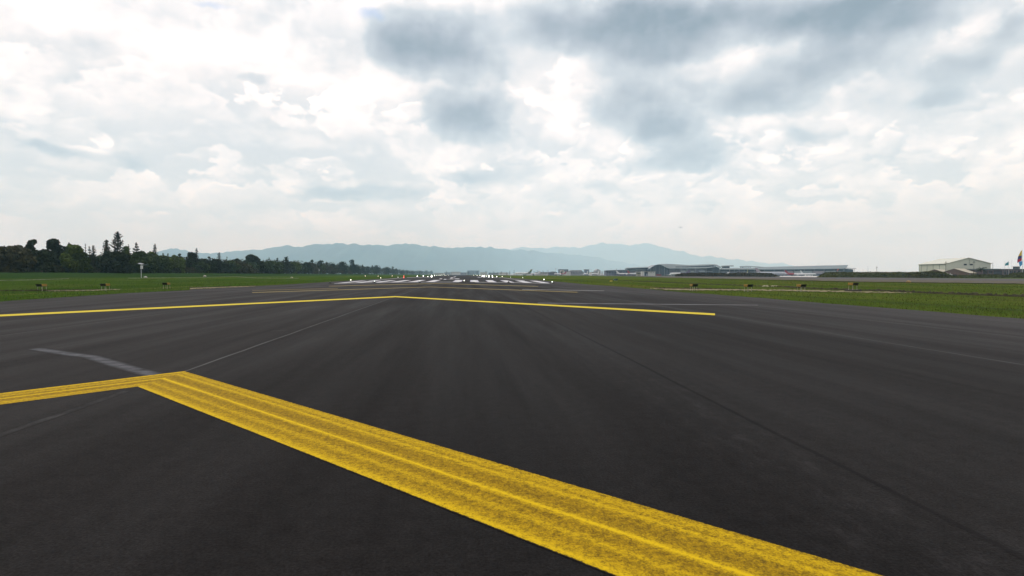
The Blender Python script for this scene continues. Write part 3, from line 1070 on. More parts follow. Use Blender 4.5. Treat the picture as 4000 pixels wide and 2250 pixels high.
def tree(loc, h, w, kind, leaf, label, group=None, n=700, seed=0, cat='tree', name=None):
    rs = np.random.RandomState(seed)
    root = empty(name or {'round': 'broadleaf_tree', 'oval': 'broadleaf_tree', 'conifer': 'conifer_tree', 'airy': 'conifer_tree', 'arms': 'araucaria_tree',
                          'bare': 'bare_tree'}[kind], loc)
    tag(root, label, cat, group)
    tb = MB()
    tr = 0.018 * h + 0.06
    top = h * (0.62 if kind in ('round', 'oval') else 0.96)
    lean = rs.uniform(-.03, .03, 2) * h
    tb.tube((0, 0, -0.3), (lean[0] * .5, lean[1] * .5, top * .5), tr, tr * .7)
    tb.tube((lean[0] * .5, lean[1] * .5, top * .5), (lean[0], lean[1], top), tr * .7, tr * .15)
    pts = []
    if kind in ('round', 'oval'):
        k = 11 if kind == 'round' else 9
        base_ = 0.06 if kind == 'round' else 0.22
        cl = []
        for i in range(k):
            zt = base_ + (1 - base_) * (i + .5) / k
            prof = math.sin(math.pi * min(1, (zt - base_) / (1 - base_) * .78 + .16)) ** .6
            r = w * prof * rs.uniform(.35, .75) * (.55 if kind == 'oval' else (1.0 if zt < .6 else .7)) if i < k - 1 else w * .12
            a = rs.rand() * 6.283
            cr = w * rs.uniform(.34, .52) * (prof * .5 + .5)
            cz = min(zt * h, h - cr * .75)
            cl.append((math.cos(a) * r, math.sin(a) * r, cz, cr))
            tb.tube((lean[0] * .6, lean[1] * .6, cz * .55), (math.cos(a) * r, math.sin(a) * r, cz), tr * .35, tr * .1, 5)
        cl.append((0, 0, h * .5, w * .6))
        cl.append((lean[0], lean[1], h - w * .3, w * .32))
        for i in range(len(cl)):
            cx, cy, cz, cr = cl[i]
            m = int(n / len(cl) * (cr / (w * .45)) ** 1.3)
            d = rs.normal(size=(m, 3))
            d /= np.linalg.norm(d, axis=1)[:, None]
            rr_ = cr * rs.uniform(.55, 1.08, m) ** .5
            p = d * rr_[:, None]
            p[:, 2] *= .8
            pts.append(p + [cx, cy, cz])
        P_ = np.concatenate(pts)
        sz = min(max(w * .095, .22), .5)
        V_ = leafquads(rs, P_, sz)
    else:
        lev = {'conifer': 15, 'airy': 13, 'arms': 9, 'bare': 9}[kind]
        segs = []
        for i in range(lev):
            t = (i + .3) / lev
            z0 = h * (.14 + .84 * t)
            L = w * ((1 - t) ** (.75 if kind != 'airy' else .5)) * (1.0 if kind != 'arms' else 1.1) + .12 * w * (kind == 'conifer')
            nb = {'conifer': 8, 'airy': 6, 'arms': 5, 'bare': 4}[kind]
            for b_ in range(nb):
                a = 6.283 * b_ / nb + rs.rand() * 1.2
                l = L * rs.uniform(.55, 1.15)
                up = {'conifer': -.12, 'airy': .62, 'arms': .35, 'bare': .7}[kind] * l * rs.uniform(.6, 1.3)
                e = np.array([math.cos(a) * l, math.sin(a) * l, z0 + up])
                s = np.array([lean[0] * t, lean[1] * t, z0])
                tb.tube(s, e, tr * .22, tr * .06, 4)
                segs.append((s, e, l))
        tot = sum(s[2] for s in segs)
        for s, e, l in segs:
            m = max(3, int(n * l / tot))
            if kind == 'bare':
                m = max(1, m // 6)
            t = rs.uniform(.12 if kind == 'conifer' else .25, 1.05, m)[:, None]
            p = s + (e - s) * t
            if kind in ('airy', 'arms'):
                p[:, 2] += (t[:, 0] ** 2) * l * .18
            p += rs.normal(size=(m, 3)) * (w * {'conifer': .07, 'airy': .055, 'arms': .05, 'bare': .05}[kind])
            pts.append(p)
        m = max(6, n // 25)
        pts.append(np.stack([rs.normal(size=m) * w * .05 + lean[0], rs.normal(size=m) * w * .05 + lean[1], h * rs.uniform(.82, .99, m)], 1))
        P_ = np.concatenate(pts)
        sz = w * {'conifer': .085, 'airy': .075, 'arms': .07, 'bare': .05}[kind]
        sz = max(sz, .13)
        V_ = leafquads(rs, P_, sz, .3)
    tb.build('trunk', m_bark, root)
    me = bpy.data.meshes.new('crown')
    me.from_pydata(V_, [], np.arange(len(V_)).reshape(-1, 4))
    me.materials.append(leaf)
    o = bpy.data.objects.new('crown', me)
    COL.objects.link(o)
    o.parent = root
    return root


def rowY(x):
    s = (2000 - x) / F - 0.0909
    return min(172 / max(s, 0.04), 3000)


G_ROW = 'trees in the row along the left side of the airfield'
TREES = [  # x, top, half width px, kind, leaf, depth factor, label
    (45, 964, 82, 'round', L_brown, .94, 'very wide brownish-green spreading tree at the left picture edge'),
    (-70, 950, 60, 'round', L_dark, 1.0, 'dark tree cut off by the left picture edge'),
    (78, 958, 24, 'oval', L_mid, 1.12, 'small pale green tree top poking out behind the wide spreading tree'),
    (130, 936, 27, 'oval', L_dark, 1.06, 'tall dark egg-shaped tree, first tall crown from the left edge'),
    (217, 934, 38, 'oval', L_dark, 1.04, 'tall dark knobbly tree right of the egg-shaped dark tree'),
    (182, 975, 40, 'round', L_dark, .96, 'lower dark tree between the first two tall dark crowns'),
    (283, 957, 44, 'round', L_light, .95, 'light green rounded tree in front of a small dark conifer tip'),
    (273, 945, 18, 'conifer', L_con, 1.08, 'dark conifer tip showing above the light green rounded tree'),
    (318, 985, 34, 'round', L_mid, .93, 'low mid green tree right of the light green rounded tree'),
    (335, 950, 16, 'bare', L_con, 1.02, 'thin bare-branched tree top with a needle-like leader'),
    (352, 960, 17, 'arms', L_con, 1.03, 'short dark conifer right beside the thin bare tree'),
    (366, 957, 17, 'airy', L_con, 1.05, 'dark spiky conifer just left of the pointed dark tree'),
    (418, 935, 26, 'conifer', L_dark, 1.0, 'dark pointed tree touching the tallest conifer on its left'),
    (461, 903, 29, 'airy', L_con, 1.0, 'tallest conifer of the whole row, with upswept side branches'),
    (497, 962, 22, 'oval', L_light, 1.05, 'light green tree top just right of the tallest conifer'),
    (505, 953, 15, 'arms', L_con, 1.12, 'small spiky conifer tip above light green foliage'),
    (535, 946, 24, 'arms', L_con, 1.0, 'monkey-puzzle conifer with long curved bare arms'),
    (440, 985, 60, 'round', L_dark, .93, 'broad near-black tree below the tallest conifer'),
    (545, 983, 52, 'round', L_mid, .95, 'broad green tree behind the pale mast with a tilted panel'),
    (588, 984, 30, 'round', L_light, .99, 'light green crown between the monkey-puzzle and the tiered conifer'),
    (606, 951, 17, 'conifer', L_con, 1.0, 'tiered narrow conifer with a blunt top'),
    (640, 987, 13, 'conifer', L_mid, 1.05, 'left one of two small green cones right of the tiered conifer'),
    (658, 988, 13, 'conifer', L_mid, 1.05, 'right one of two small green cones right of the tiered conifer'),
    (625, 1000, 44, 'round', L_mid, .95, 'rounded green tree under the two small cones'),
    (684, 996, 18, 'oval', L_light, 1.03, 'pale rounded crown left of the leggy dark tree'),
    (703, 991, 13, 'oval', L_dark, 1.1, 'dark leggy tree top against the first mountain slope'),
    (685, 1006, 40, 'round', L_light, .97, 'light green bushy tree sloping down to the big dome tree'),
    (748, 986, 29, 'round', L_dark, 1.0, 'dark dome-shaped tree left of the airy tall tree'),
    (768, 968, 14, 'airy', L_con, 1.04, 'airy tall narrow tree standing over the dark dome tree'),
    (790, 1012, 32, 'round', L_dark, .97, 'low dark tree right of the dome-shaped tree'),
    (819, 1002, 12, 'oval', L_con, 1.06, 'small dark knob-topped tree'),
    (856, 985, 15, 'conifer', L_con, 1.0, 'narrow dark conifer alone above the lower trees'),
    (840, 1014, 34, 'round', L_dark, .96, 'wide dark tree at the foot of the lone narrow conifer'),
    (888, 1002, 17, 'bare', L_mid, 1.03, 'wispy half-bare tree top'),
    (924, 1010, 20, 'round', L_dark, 1.0, 'rounded dark tree left of the great dark dome'),
    (900, 1020, 30, 'round', L_mid, .96, 'low green tree below the wispy tree top'),
    (985, 995, 40, 'round', L_dark, 1.0, 'great dark domed tree near the middle of the row'),
    (950, 1024, 30, 'round', L_brown, .95, 'low brownish tree in front of the great dark dome'),
    (1051, 1003, 11, 'arms', L_con, 1.0, 'ragged thin conifer right of the great dark dome'),
    (1084, 1006, 12, 'conifer', L_con, 1.0, 'small conifer with a double tip'),
    (1062, 1020, 34, 'round', L_mid, .96, 'green tree under the ragged thin conifer'),
    (1117, 1003, 20, 'conifer', L_dark, 1.0, 'pointed dark tree with a star-like tip'),
    (1150, 1022, 22, 'round', L_light, .99, 'light green crown right of the star-tipped tree'),
    (1194, 1024, 20, 'round', L_dark, 1.0, 'flat-domed dark tree before the second mast'),
    (1219, 1015, 11, 'oval', L_dark, 1.0, 'dark block-shaped crown behind the second mast'),
    (1251, 1018, 18, 'round', L_dark, 1.0, 'dark rounded tree just right of the second mast'),
    (1277, 1022, 9, 'conifer', L_con, 1.0, 'tiny conifer tip on the falling skyline'),
    (1297, 1030, 18, 'round', L_dark, 1.0, 'low dark tree in the dip of the skyline'),
    (1338, 1022, 19, 'round', L_dark, 1.0, 'flat-topped dark tree with a side branch'),
    (1376, 1014, 13, 'oval', L_con, 1.0, 'pointed tree with a see-through double crown'),
    (1385, 1037, 18, 'round', L_dark, 1.0, 'low dark tree under the see-through crown'),
    (1416, 1034, 10, 'conifer', L_dark, 1.0, 'small neat cone-shaped tree'),
    (1437, 1040, 8, 'oval', L_dark, 1.0, 'tiny dark knob tree beside the cone-shaped tree'),
    (1455, 1035, 9, 'conifer', L_dark, 1.0, 'small tree with a short pointed tip'),
    (1471, 1036, 14, 'round', L_dark, 1.0, 'rounded dark tree right of the short pointed tip'),
    (1510, 1043, 16, 'round', L_dark, 1.0, 'wide low dark dome far down the row'),
    (1534, 1041, 8, 'oval', L_dark, 1.0, 'upright dark tree far down the row'),
    (1547, 1048, 9, 'round', L_dark, 1.0, 'sloping dark tree right of the far upright tree'),
    (1578, 1053, 5, 'conifer', L_far, 1.0, 'tiny far conifer above the red light'),
    (1566, 1057, 9, 'round', L_far, 1.0, 'low far tree left of the tiny far conifer'),
    (1590, 1055, 8, 'round', L_far, 1.0, 'small far knob tree right of the tiny far conifer'),
    (1612, 1059, 12, 'round', L_far, 1.0, 'long low far tree'),
    (1640, 1056.5, 11, 'round', L_far, 1.0, 'far tree with two humps'),
    (1664, 1055.5, 9, 'round', L_far, 1.0, 'next to last far tree of the row'),
    (1685, 1057, 8, 'round', L_far, 1.0, 'last round tree at the far end of the row'),
]
for i, (x, top, hw, kind, leaf, df, lab) in enumerate(TREES):
    Y = rowY(x) * df
    p = base(x, Y)
    h = at(x, top, Y).z - p.z
    w = hw / F * Y * ((1.15 if x < 1000 else 1.4) if kind in ('round', 'oval') else (1.0 if x < 1000 else 1.25))
    px_h = h / Y * F
    n = int(min(2600, max(160, px_h * 18 * (hw / 25) ** .5)))
    if kind in ('round', 'oval'):
        n = int(n * 1.35 * max(1, w * .095 / .5) ** 1.6)
    tree(p, h, w, kind, leaf, lab, G_ROW, n, 100 + i)
# lower trees that close the row between the taller crowns
i = 0
rng = random.Random(12)
lh = lambda x: np.interp(x, [-100, 100, 300, 500, 700, 900, 1100, 1300, 1500, 1600, 1700], [985, 1000, 1000, 996, 1008, 1014, 1018, 1026, 1044, 1056, 1060])
for x, d0, dt in ((-120, 1.10, 0), (760, .96, 6)):
  while x < 1690:
    Y = rowY(x) * rng.uniform(d0, d0 + .1)
    p = base(x, Y)
    top = lh(x) + dt * (1069 - lh(x)) / 45 + rng.uniform(-5, 8) * (1069 - lh(x)) / 50
    h = at(x, top, Y).z - p.z
    hw = max(10, (1069 - top) * rng.uniform(.7, 1.0))
    tree(p, h, hw / F * Y, 'round', rng.choice([L_dark, L_dark, L_mid, L_brown]), 'low dark tree filling the gap behind the taller crowns of the left row',
         'low trees behind the taller left row', int(max(260, min(1100, h / Y * F * 20))), 500 + i)
    i += 1
    x += hw * rng.uniform(.4, .65)
# undergrowth along the foot of the row
for i, x in enumerate(range(-60, 1620, 34)):
    Y = rowY(x) * rng.uniform(.93, 1.0)
    p = base(x, Y)
    s_ = np.interp(x, [0, 500, 1500], [1, .9, .35])
    tree(p, (26 * s_ + rng.uniform(-5, 4)) / F * Y, (30 * s_) / F * Y, 'round', rng.choice([L_dark, L_brown, L_dark]), 'low dark shrub at the foot of the left tree row',
         'shrubs under the left tree row', 260, 700 + i, 'shrub', 'shrub')
# trees in the far distance ahead
FT = [(1744, 1058, 5, 1068), (1829, 1058.5, 9, 1070), (1848, 1062, 3, 1070), (1866, 1057, 9, 1070), (1898, 1057, 7, 1070), (1914, 1060, 3, 1070), (1929, 1059, 6, 1070),
      (1945, 1061.5, 8, 1070), (1958, 1060.5, 6, 1070), (1979, 1063, 4, 1070), (1991, 1057, 5, 1071), (2008, 1055, 6, 1071), (2055, 1058, 5, 1072), (2085, 1060, 8, 1071),
      (2102, 1056.5, 8, 1071), (2122, 1057, 8, 1071), (2140, 1054, 7, 1071), (2352, 1057, 6, 1070), (2408, 1048.5, 5, 1066)]
FL = ['first small tree right of the row end', 'dark rounded tree above the far runway end', 'slim tree between two dark far trees', 'largest dark tree above the runway end',
      'dark upright tree right of the largest one', 'thin pole-like far tree', 'bluish round tree left of the airliner', 'low wide bluish trees', 'small bluish tree over pale sheds',
      'small dark tree near pale sheds', 'round tree left of the parked tri-jet nose', 'taller bluish tree behind the tri-jet nose', 'low tree behind the tri-jet roof',
      'low tree behind the tri-jet tail', 'dark tree right of the tri-jet tail', 'second dark tree right of the tri-jet tail', 'tallest dark tree right of the tri-jet tail',
      'small tree left of the terminal roof', 'dark tree poking over the low terminal roof']
for i, ((x, top, hw, bs), lab) in enumerate(zip(FT, FL)):
    Y = 2100 if x < 2300 else 1400
    p = base(x, Y)
    h = at(x, top, Y).z - p.z
    tree(p, h, hw / F * Y, 'round', L_far, lab, 'distant trees beyond the runway', 150, 800 + i)
# palm by the low building
def palm(loc, h, label):
    root = empty('palm_tree', loc)
    tag(root, label, 'palm tree')
    tb = MB()
    tb.tube((0, 0, -.3), (.1, 0, h * .78), .32, .22)
    tb.build('trunk', m_bark, root)
    fb = MB()
    r_ = random.Random(4)
    for k in range(26):
        a = r_.uniform(0, 6.28)
        e = r_.uniform(-.5, .9)
        prev = Vector((.1, 0, h * .78))
        L = h * .42
        for s in range(5):
            t = (s + 1) / 5
            q = Vector((math.cos(a) * L * t * math.cos(e * .5), math.sin(a) * L * t * math.cos(e * .5), h * .78 + L * (math.sin(e) * t - .55 * t * t + .25 * t)))
            sd_ = Vector((-math.sin(a), math.cos(a), 0)) * (.42 * (1 - t * .6))
            fb.quad(prev - sd_, prev, q, q - sd_ - Vector((0, 0, .3)))
            fb.quad(prev, prev + sd_, q + sd_ - Vector((0, 0, .3)), q)
            prev = q
    fb.build('crown', L_dark, root)
    return root


pp = base(3832, 392)
palm(pp, at(3832, 1041, 392).z - pp.z, 'squat palm in front of the flat-roofed building right of the big pale hangar')


# ------------------------------------------------------------------ hedge and grass banks on the right
def leafy_bank(pts, Y, thick, name, label, leaf, core, n, seed, cat, sz=.5, kind=None):
    """mound following a pixel skyline, with leaf clumps over a solid core"""
    rs = np.random.RandomState(seed)
    root = empty(name, base(pts[0][0], Y))
    o = root.location.copy()
    xs = np.arange(pts[0][0], pts[-1][0] + .1, 4.0)
    tops = np.interp(xs, [p[0] for p in pts], [p[1] for p in pts])
    mb = MB()
    prev = None
    T_ = []
    for x, t in zip(xs, tops):
        p = at(x, t, Y)
        g_ = zf(p.x, p.y)
        hh_ = max(.15, p.z - g_ - .25) * (1 + rs.uniform(-.05, .05))
        g0 = zf(p.x, Y - thick)
        ring = [Vector((p.x, Y - thick, g0 - .4)), Vector((p.x, Y - thick * .72, g_ + hh_ * .55)), Vector((p.x, Y - thick * .25, g_ + hh_ * .93)),
                Vector((p.x, Y + thick * .25, g_ + hh_)), Vector((p.x, Y + thick, g_ - .4))]
        ring = [q - o for q in ring]
        T_.append(ring)
        if prev:
            for j in range(4):
                mb.quad(prev[j], ring[j], ring[j + 1], prev[j + 1])
        prev = ring
    for rr_ in (T_[0], T_[-1]):
        mb.poly(rr_)
    mb.build('earth', core, root, smooth=True)
    T_ = np.array([[list(q) for q in r_] for r_ in T_])
    i = rs.randint(0, len(T_) - 1, n)
    f = rs.rand(n)[:, None, None]
    rr_ = T_[i] * (1 - f) + T_[i + 1] * f
    s = rs.rand(n) * 3.2
    k = s.astype(int)
    fr = (s - k)[:, None]
    P_ = rr_[np.arange(n), k] * (1 - fr) + rr_[np.arange(n), k + 1] * fr
    P_ += rs.normal(size=(n, 3)) * [.3, .3, sz * .35]
    V_ = leafquads(rs, P_, sz * .6)
    me = bpy.data.meshes.new('foliage')
    me.from_pydata(V_, [], np.arange(len(V_)).reshape(-1, 4))
    me.materials.append(leaf)
    fo = bpy.data.objects.new('foliage', me)
    COL.objects.link(fo)
    fo.parent = root
    tag(root, label, cat)
    return root


leafy_bank([(2640, 1073), (2660, 1068), (2700, 1066.5), (2760, 1067), (2800, 1067), (2870, 1068), (2880, 1066), (2990, 1067), (3008, 1068), (3022, 1071), (3038, 1079)],
           560, 5, 'hedge', 'long dark brownish hedge in front of the terminal aircraft', L_hedge, m_mud, 5200, 31, 'hedge', .8)
leafy_bank([(3196, 1082), (3212, 1072), (3228, 1064), (3260, 1063), (3400, 1062.5), (3560, 1062.5), (3640, 1061), (3680, 1063), (3700, 1071)],
           380, 6, 'grass_bank', 'long green grassy bank right of the apron, in front of the hangar', L_bank, m_bank, 7000, 32, 'bank', .5)
leafy_bank([(3690, 1079), (3740, 1076), (3830, 1072), (3900, 1072), (3925, 1077), (3950, 1070), (3975, 1065), (4060, 1064)],
           370, 5, 'grass_bank', 'low scrubby bank below the flat-roofed building at the right edge', L_bank, m_bank, 5200, 33, 'bank', .5)
leafy_bank([(3560, 1073), (3600, 1061.5), (3640, 1060.5), (3690, 1064), (3702, 1078)], 366, 4, 'shrub_thicket', 'dark thicket before the small gabled sheds', L_bank, m_mud, 1600, 34, 'shrubs', .6)

# ------------------------------------------------------------------ light units in the grass
m_hous = mat('housing_dark', (0.020, 0.020, 0.014), 0.6, 0.2, 6)
m_hyel = mat('housing_yellow', (0.27, 0.16, 0.02), 0.55, 0.2, 8)
m_leg = mat('leg_pale_steel', (0.30, 0.29, 0.22), 0.5, 0.15, 10)
m_lens = mat('lens_glass', (0.015, 0.02, 0.02), 0.15, 0.1, 5)


def light_unit(loc, label, group, slab=False, flip=1, rz=0.0):
    root = empty('light_unit', loc, TH + rz)
    tag(root, label, 'light unit', group)
    w, l, zb, zt = .23, .31, .42, .61
    # hood: the front leans out over the lens side
    hb = MB()
    lo = [(-w, -l, zb), (w, -l, zb), (w, l, zb), (-w, l, zb)]
    hi = [(-w - .03, -l - .10, zt), (w + .03, -l - .10, zt), (w, l, zt), (-w, l, zt)]
    hb.prism(lo, hi)
    hb.build('housing', m_hyel, root)
    fb = MB()
    f0 = [(-w - .005, -l - .012, zb - .01), (w + .005, -l - .012, zb - .01), (w + .035, -l - .125, zt + .01), (-w - .035, -l - .125, zt + .01)]
    f1 = [(x_, y_ + .012, z_) for x_, y_, z_ in f0]
    fb.prism(f1, f0)
    ff = fb.build('front_plate', m_hous, root)
    lb_ = MB()
    lb_.prism([(-w * .7, -l - .045, zb + .05), (w * .7, -l - .045, zb + .05), (w * .7, -l - .095, zb + .15), (-w * .7, -l - .095, zb + .15)],
              [(-w * .7, -l - .055, zb + .05), (w * .7, -l - .055, zb + .05), (w * .7, -l - .105, zb + .15), (-w * .7, -l - .105, zb + .15)])
    lb_.build('lens', m_lens, ff)
    bt = MB()
    bt.box(-w - .02, -l - .02, zb - .035, w + .02, l + .02, zb - .012)
    bt.build('base_plate', m_hous, root)
    for sx_ in (-1, 1):
        for sy_ in (-1, 1):
            g_ = MB()
            g_.tube((sx_ * (w - .03), sy_ * (l - .05), -.05), (sx_ * (w - .04), sy_ * (l - .06), zb - .03), .018, .018, 8)
            g_.tube((sx_ * (w - .03), sy_ * (l - .05), -.02), (sx_ * (w - .03), sy_ * (l - .05), .035), .035, .028, 8)
            g_.build('leg', m_leg, root)
    if slab:
        s_ = MB()
        s_.box(-.42, -.55, -.16, .42, .5, 0.0)
        s_.build('concrete_slab', mat('slab_dark', (0.05, 0.047, 0.04), 0.9, .2, 3), root)
    return root


G_U = 'yellow and black light units standing in the grass beside the runway'
for (x, y, lab, sl_) in ((164, 1136.0, 'nearest left light unit, farthest left of the three on pale legs', 0), (412, 1133.5, 'middle one of the three light units left of the runway', 0),
                         (651, 1127.5, 'left-side light unit closest to the runway edge', 0), (2709, 1136.0, 'right-side light unit closest to the runway edge', 0),
                         (2922, 1138.0, 'second right-side light unit from the runway, before the stones', 0),
                         (3129, 1138.0, 'third right-side light unit from the runway, on the soil strip', 0),
                         (3331, 1138.0, 'outermost right-side light unit, raised on a dark slab', 1)):
    p = gp(x, y)
    if sl_:
        p = p + Vector((0, 0, .14))
    light_unit(p, lab, G_U, bool(sl_))

# ------------------------------------------------------------------ runway lights
m_fix = mat('fixture_black', (0.02, 0.02, 0.02), 0.5, .1, 5)


def glow(name, col, s):
    m, T, b = principled(name, (0.8, 0.8, 0.8), 0.2, emit=col, estr=s)
    m.cycles.emission_sampling = 'NONE'
    return m


E_w = glow('lamp_white', (1.0, 0.98, 0.80), 4)
E_wf = glow('lamp_white_far', (1.0, 0.98, 0.9), 7)
E_o = glow('lamp_orange_white', (1.0, 0.70, 0.60), 5)
E_r = glow('lamp_red', (1.0, 0.01, 0.01), 3)
E_g = glow('lamp_greenish_white', (0.9, 1.0, 0.9), 1.6)


def make_light(lampm, r):
    root = empty('runway_light')
    b_ = MB()
    b_.lathe([(-.05, .10), (0.0, .10), (.03, .07), (.06, .025), (.26, .022), (.27, .05), (.29, .05)])
    b_.build('base', m_fix, root)
    l_ = MB()
    l_.lathe([(.29, r * .7), (.29 + r * .5, r), (.29 + r * 1.2, r * .9), (.29 + r * 1.8, r * .5), (.29 + r * 2, .01)], n=12)
    l_.build('lamp', lampm, root, smooth=True)
    return root


protos = {}


def rlight(x, y, key, lampm, r, label, group):
    k = (key, r)
    if k in protos:
        o = copy_tree(protos[k])
    else:
        o = protos[k] = make_light(lampm, r)
    o.location = gp(x, y, .29 + r)
    tag(o, label, 'runway light', group)


GL = 'lit lamps along the runway edges'
for x, y, key, m_, r, lab in (
        (1370, 1093, 'w', E_w, .17, 'bright white edge lamp, nearest on the left side of the runway'),
        (1487, 1085, 'w', E_w, .19, 'second bright white edge lamp on the left side'),
        (1555, 1082.5, 'g', E_g, .19, 'third white edge lamp on the left side, dimmer'),
        (1427, 1078.3, 'o', E_o, .24, 'leftmost pinkish lamp in the left grass'),
        (1477, 1078.3, 'o', E_o, .24, 'pinkish lamp above the second bright white lamp'),
        (1532, 1078.3, 'o', E_o, .24, 'pinkish lamp left of the red lamp'),
        (1577.5, 1078.3, 'r', E_r, .40, 'strong red lamp, above its mirage image'),
        (1577.5, 1084.4, 'r', E_r, .22, 'red mirage image under the strong red lamp, added as a second lamp'),  # added lamp standing in for the upper red lamp's mirage reflection
        (2157, 1100.5, 'g', E_g, .17, 'pale lamp at the right end of the threshold stripes'),
        (2125, 1091.5, 'w', E_w, .18, 'bright white edge lamp, nearest on the right side in the grass'),
        (2042, 1084.3, 'g', E_g, .19, 'second white lamp on the right side, dimmer'),
        (1994, 1082, 'g', E_g, .17, 'third white lamp on the right side'),
        (1962, 1080.2, 'w', E_w, .22, 'fourth white lamp on the right side'),
        (1813.5, 1095.5, 'w', E_w, .15, 'white lamp on a black base between the middle threshold stripes'),
        (1463, 1098, 'g', E_g, .14, 'pale lamp on a black base over the second threshold stripe'),
        (1640, 1097.8, 'g', E_g, .10, 'small pale lamp on the fifth threshold stripe')):
    rlight(x, y, key, m_, r * .5, lab, GL)
for i, (x, y, s) in enumerate(((1630, 1078.5, .5), (1653.5, 1077.6, .6), (1671, 1080, .3), (1685.5, 1076.0, .8), (1686, 1079.6, .7), (1697, 1076.5, .55), (1706.5, 1076.5, .4), (1714, 1075.6, .4), (1721, 1075.4, .4),  # lower spot of the close pair: added lamp for a mirage reflection
                               (1727, 1075.4, .4), (1737, 1074.9, .5), (1741, 1074.6, .5), (1745.5, 1074.6, .4), (1749, 1074.6, .4), (1753, 1074.6, .35))):
    rlight(x, y, 'f%d' % int(s * 10), E_wf, s * .38, 'small far white lamp in the line of lights down the left runway edge', 'far lights of the left runway edge')
for i, (x, y, s) in enumerate(((1850, 1074.6, .7), (1855, 1074.6, .4), (1860, 1074.6, .4), (1865, 1074.8, .6), (1873, 1075.7, .4), (1878, 1076, .45), (1884, 1076.4, .6), (1884, 1079, .5), (1891, 1076.3, .55),
                               (1891, 1079.4, .6), (1899, 1078.4, .4), (1909, 1077, .7), (1910, 1080.5, .5), (1923, 1077.5, .6), (1924, 1082, .35), (1940, 1080, .4))):  # lower ones of the vertical pairs are added lamps standing for mirage reflections
    rlight(x, y, 'f%d' % int(s * 10), E_wf, s * .38, 'small far white lamp in the line of lights down the right runway edge', 'far lights of the right runway edge')


def ground_fixture(x, y, w, label):
    root = empty('approach_fixture', gp(x, y), TH)
    tag(root, label, 'fixture', 'black fixtures along the threshold')
    b_ = MB()
    b_.box(-w, -.18, 0, w, .18, .06)
    b_.build('base', m_fix, root)
    c_ = MB()
    c_.lathe([(.06, .16), (.16, .15), (.22, .10), (.24, .04)], n=12)
    c_.build('housing', m_fix, root)
    return root


ground_fixture(1463, 1104.3, .34, 'black fixture at the foot of the second threshold stripe')
ground_fixture(1813.5, 1103.2, .30, 'black fixture in front of the middle threshold stripes')
ground_fixture(1987, 1104.2, .34, 'black fixture at the foot of a right-hand threshold stripe')
ground_fixture(2156, 1107.2, .38, 'black fixture at the right end of the threshold')
ground_fixture(1290, 1106.8, .30, 'black fixture left of all threshold stripes')
ground_fixture(1640, 1102.6, .22, 'small black fixture under the fifth threshold stripe')

# ------------------------------------------------------------------ masts with panels on the left
m_steel = mat('galvanised_steel', (0.42, 0.43, 0.44), 0.45, 0.12, 3, metal=.3)
m_box = mat('white_cabinet', (0.50, 0.51, 0.50), 0.5, 0.08, 3)
m_panel = mat('solar_glass', (0.16, 0.18, 0.20), 0.25, 0.15, 4)


def mast(x, ybase, ytop, label):
    p = gp(x, ybase)
    Y = p.y
    k = Y / F
    h = (ybase - ytop) * k
    root = empty('panel_mast', p)
    tag(root, label, 'mast', 'pale masts with a tilted panel before the tree row')
    a_ = MB()
    a_.tube((0, 0, -.1), (0, 0, h * .93), .09, .07)
    a_.build('pole', m_steel, root)
    c_ = MB()
    c_.box(-.05, -.25, h * .64, .42, .18, h * .86)
    c_.build('cabinet', m_box, root)
    d_ = MB()
    w = h * .17
    d_.prism([(-w * 1.1, -w * .5, h * .99), (w * .8, -w * .5, h * .93), (w * .8, w * .6, h * .98), (-w * 1.1, w * .6, h * 1.04)],
             [(-w * 1.1, -w * .5, h * .99 + .07), (w * .8, -w * .5, h * .93 + .07), (w * .8, w * .6, h * .98 + .07), (-w * 1.1, w * .6, h * 1.04 + .07)])
    d_.build('panel', m_panel, root)
    e_ = MB()
    e_.tube((0, 0, h * .86), (h * .38, 0, h * .93), .03, .02, 6)
    e_.build('arm', m_steel, root)
    return root


mast(552, 1086.5, 1030, 'nearest pale mast with tilted panel and white cabinet, left grass')
mast(1246, 1070.8, 1051, 'second mast with white cabinet, farther down the left tree row')
mast(1457, 1070.5, 1057.5, 'farthest tiny mast with a pale cabinet before the left trees')

# ------------------------------------------------------------------ small things in the grass
m_stone = mat('pale_stone', (0.34, 0.32, 0.22), 0.9, 0.25, 6)


def stone(p, r, seed, label, group, m=m_stone, name='stone', cat='stone'):
    rr_ = random.Random(seed)
    mb = MB()
    n = 8
    rings = []
    for t, k in ((-.6, .55), (-.2, 1), (.25, .95), (.6, .6), (.75, .2)):
        i = len(mb.v)
        for a in range(n):
            q = k * r * rr_.uniform(.8, 1.15)
            mb.v.append((math.cos(a * 6.283 / n) * q * 1.25, math.sin(a * 6.283 / n) * q, t * r + r * .45))
        rings.append(i)
    for a_, b_ in zip(rings, rings[1:]):
        for k in range(n):
            j = (k + 1) % n
            mb.f.append((a_ + k, a_ + j, b_ + j, b_ + k))
    mb.f.append(tuple(rings[-1] + k for k in range(n)))
    mb.f.append(tuple(rings[0] + k for k in reversed(range(n))))
    mb.m = [0] * len(mb.f)
    mb.uv = []
    o = mb.build(name, m)
    o.location = p
    o.rotation_euler = (0, 0, rr_.uniform(0, 6))
    return tag(o, label, cat, group)


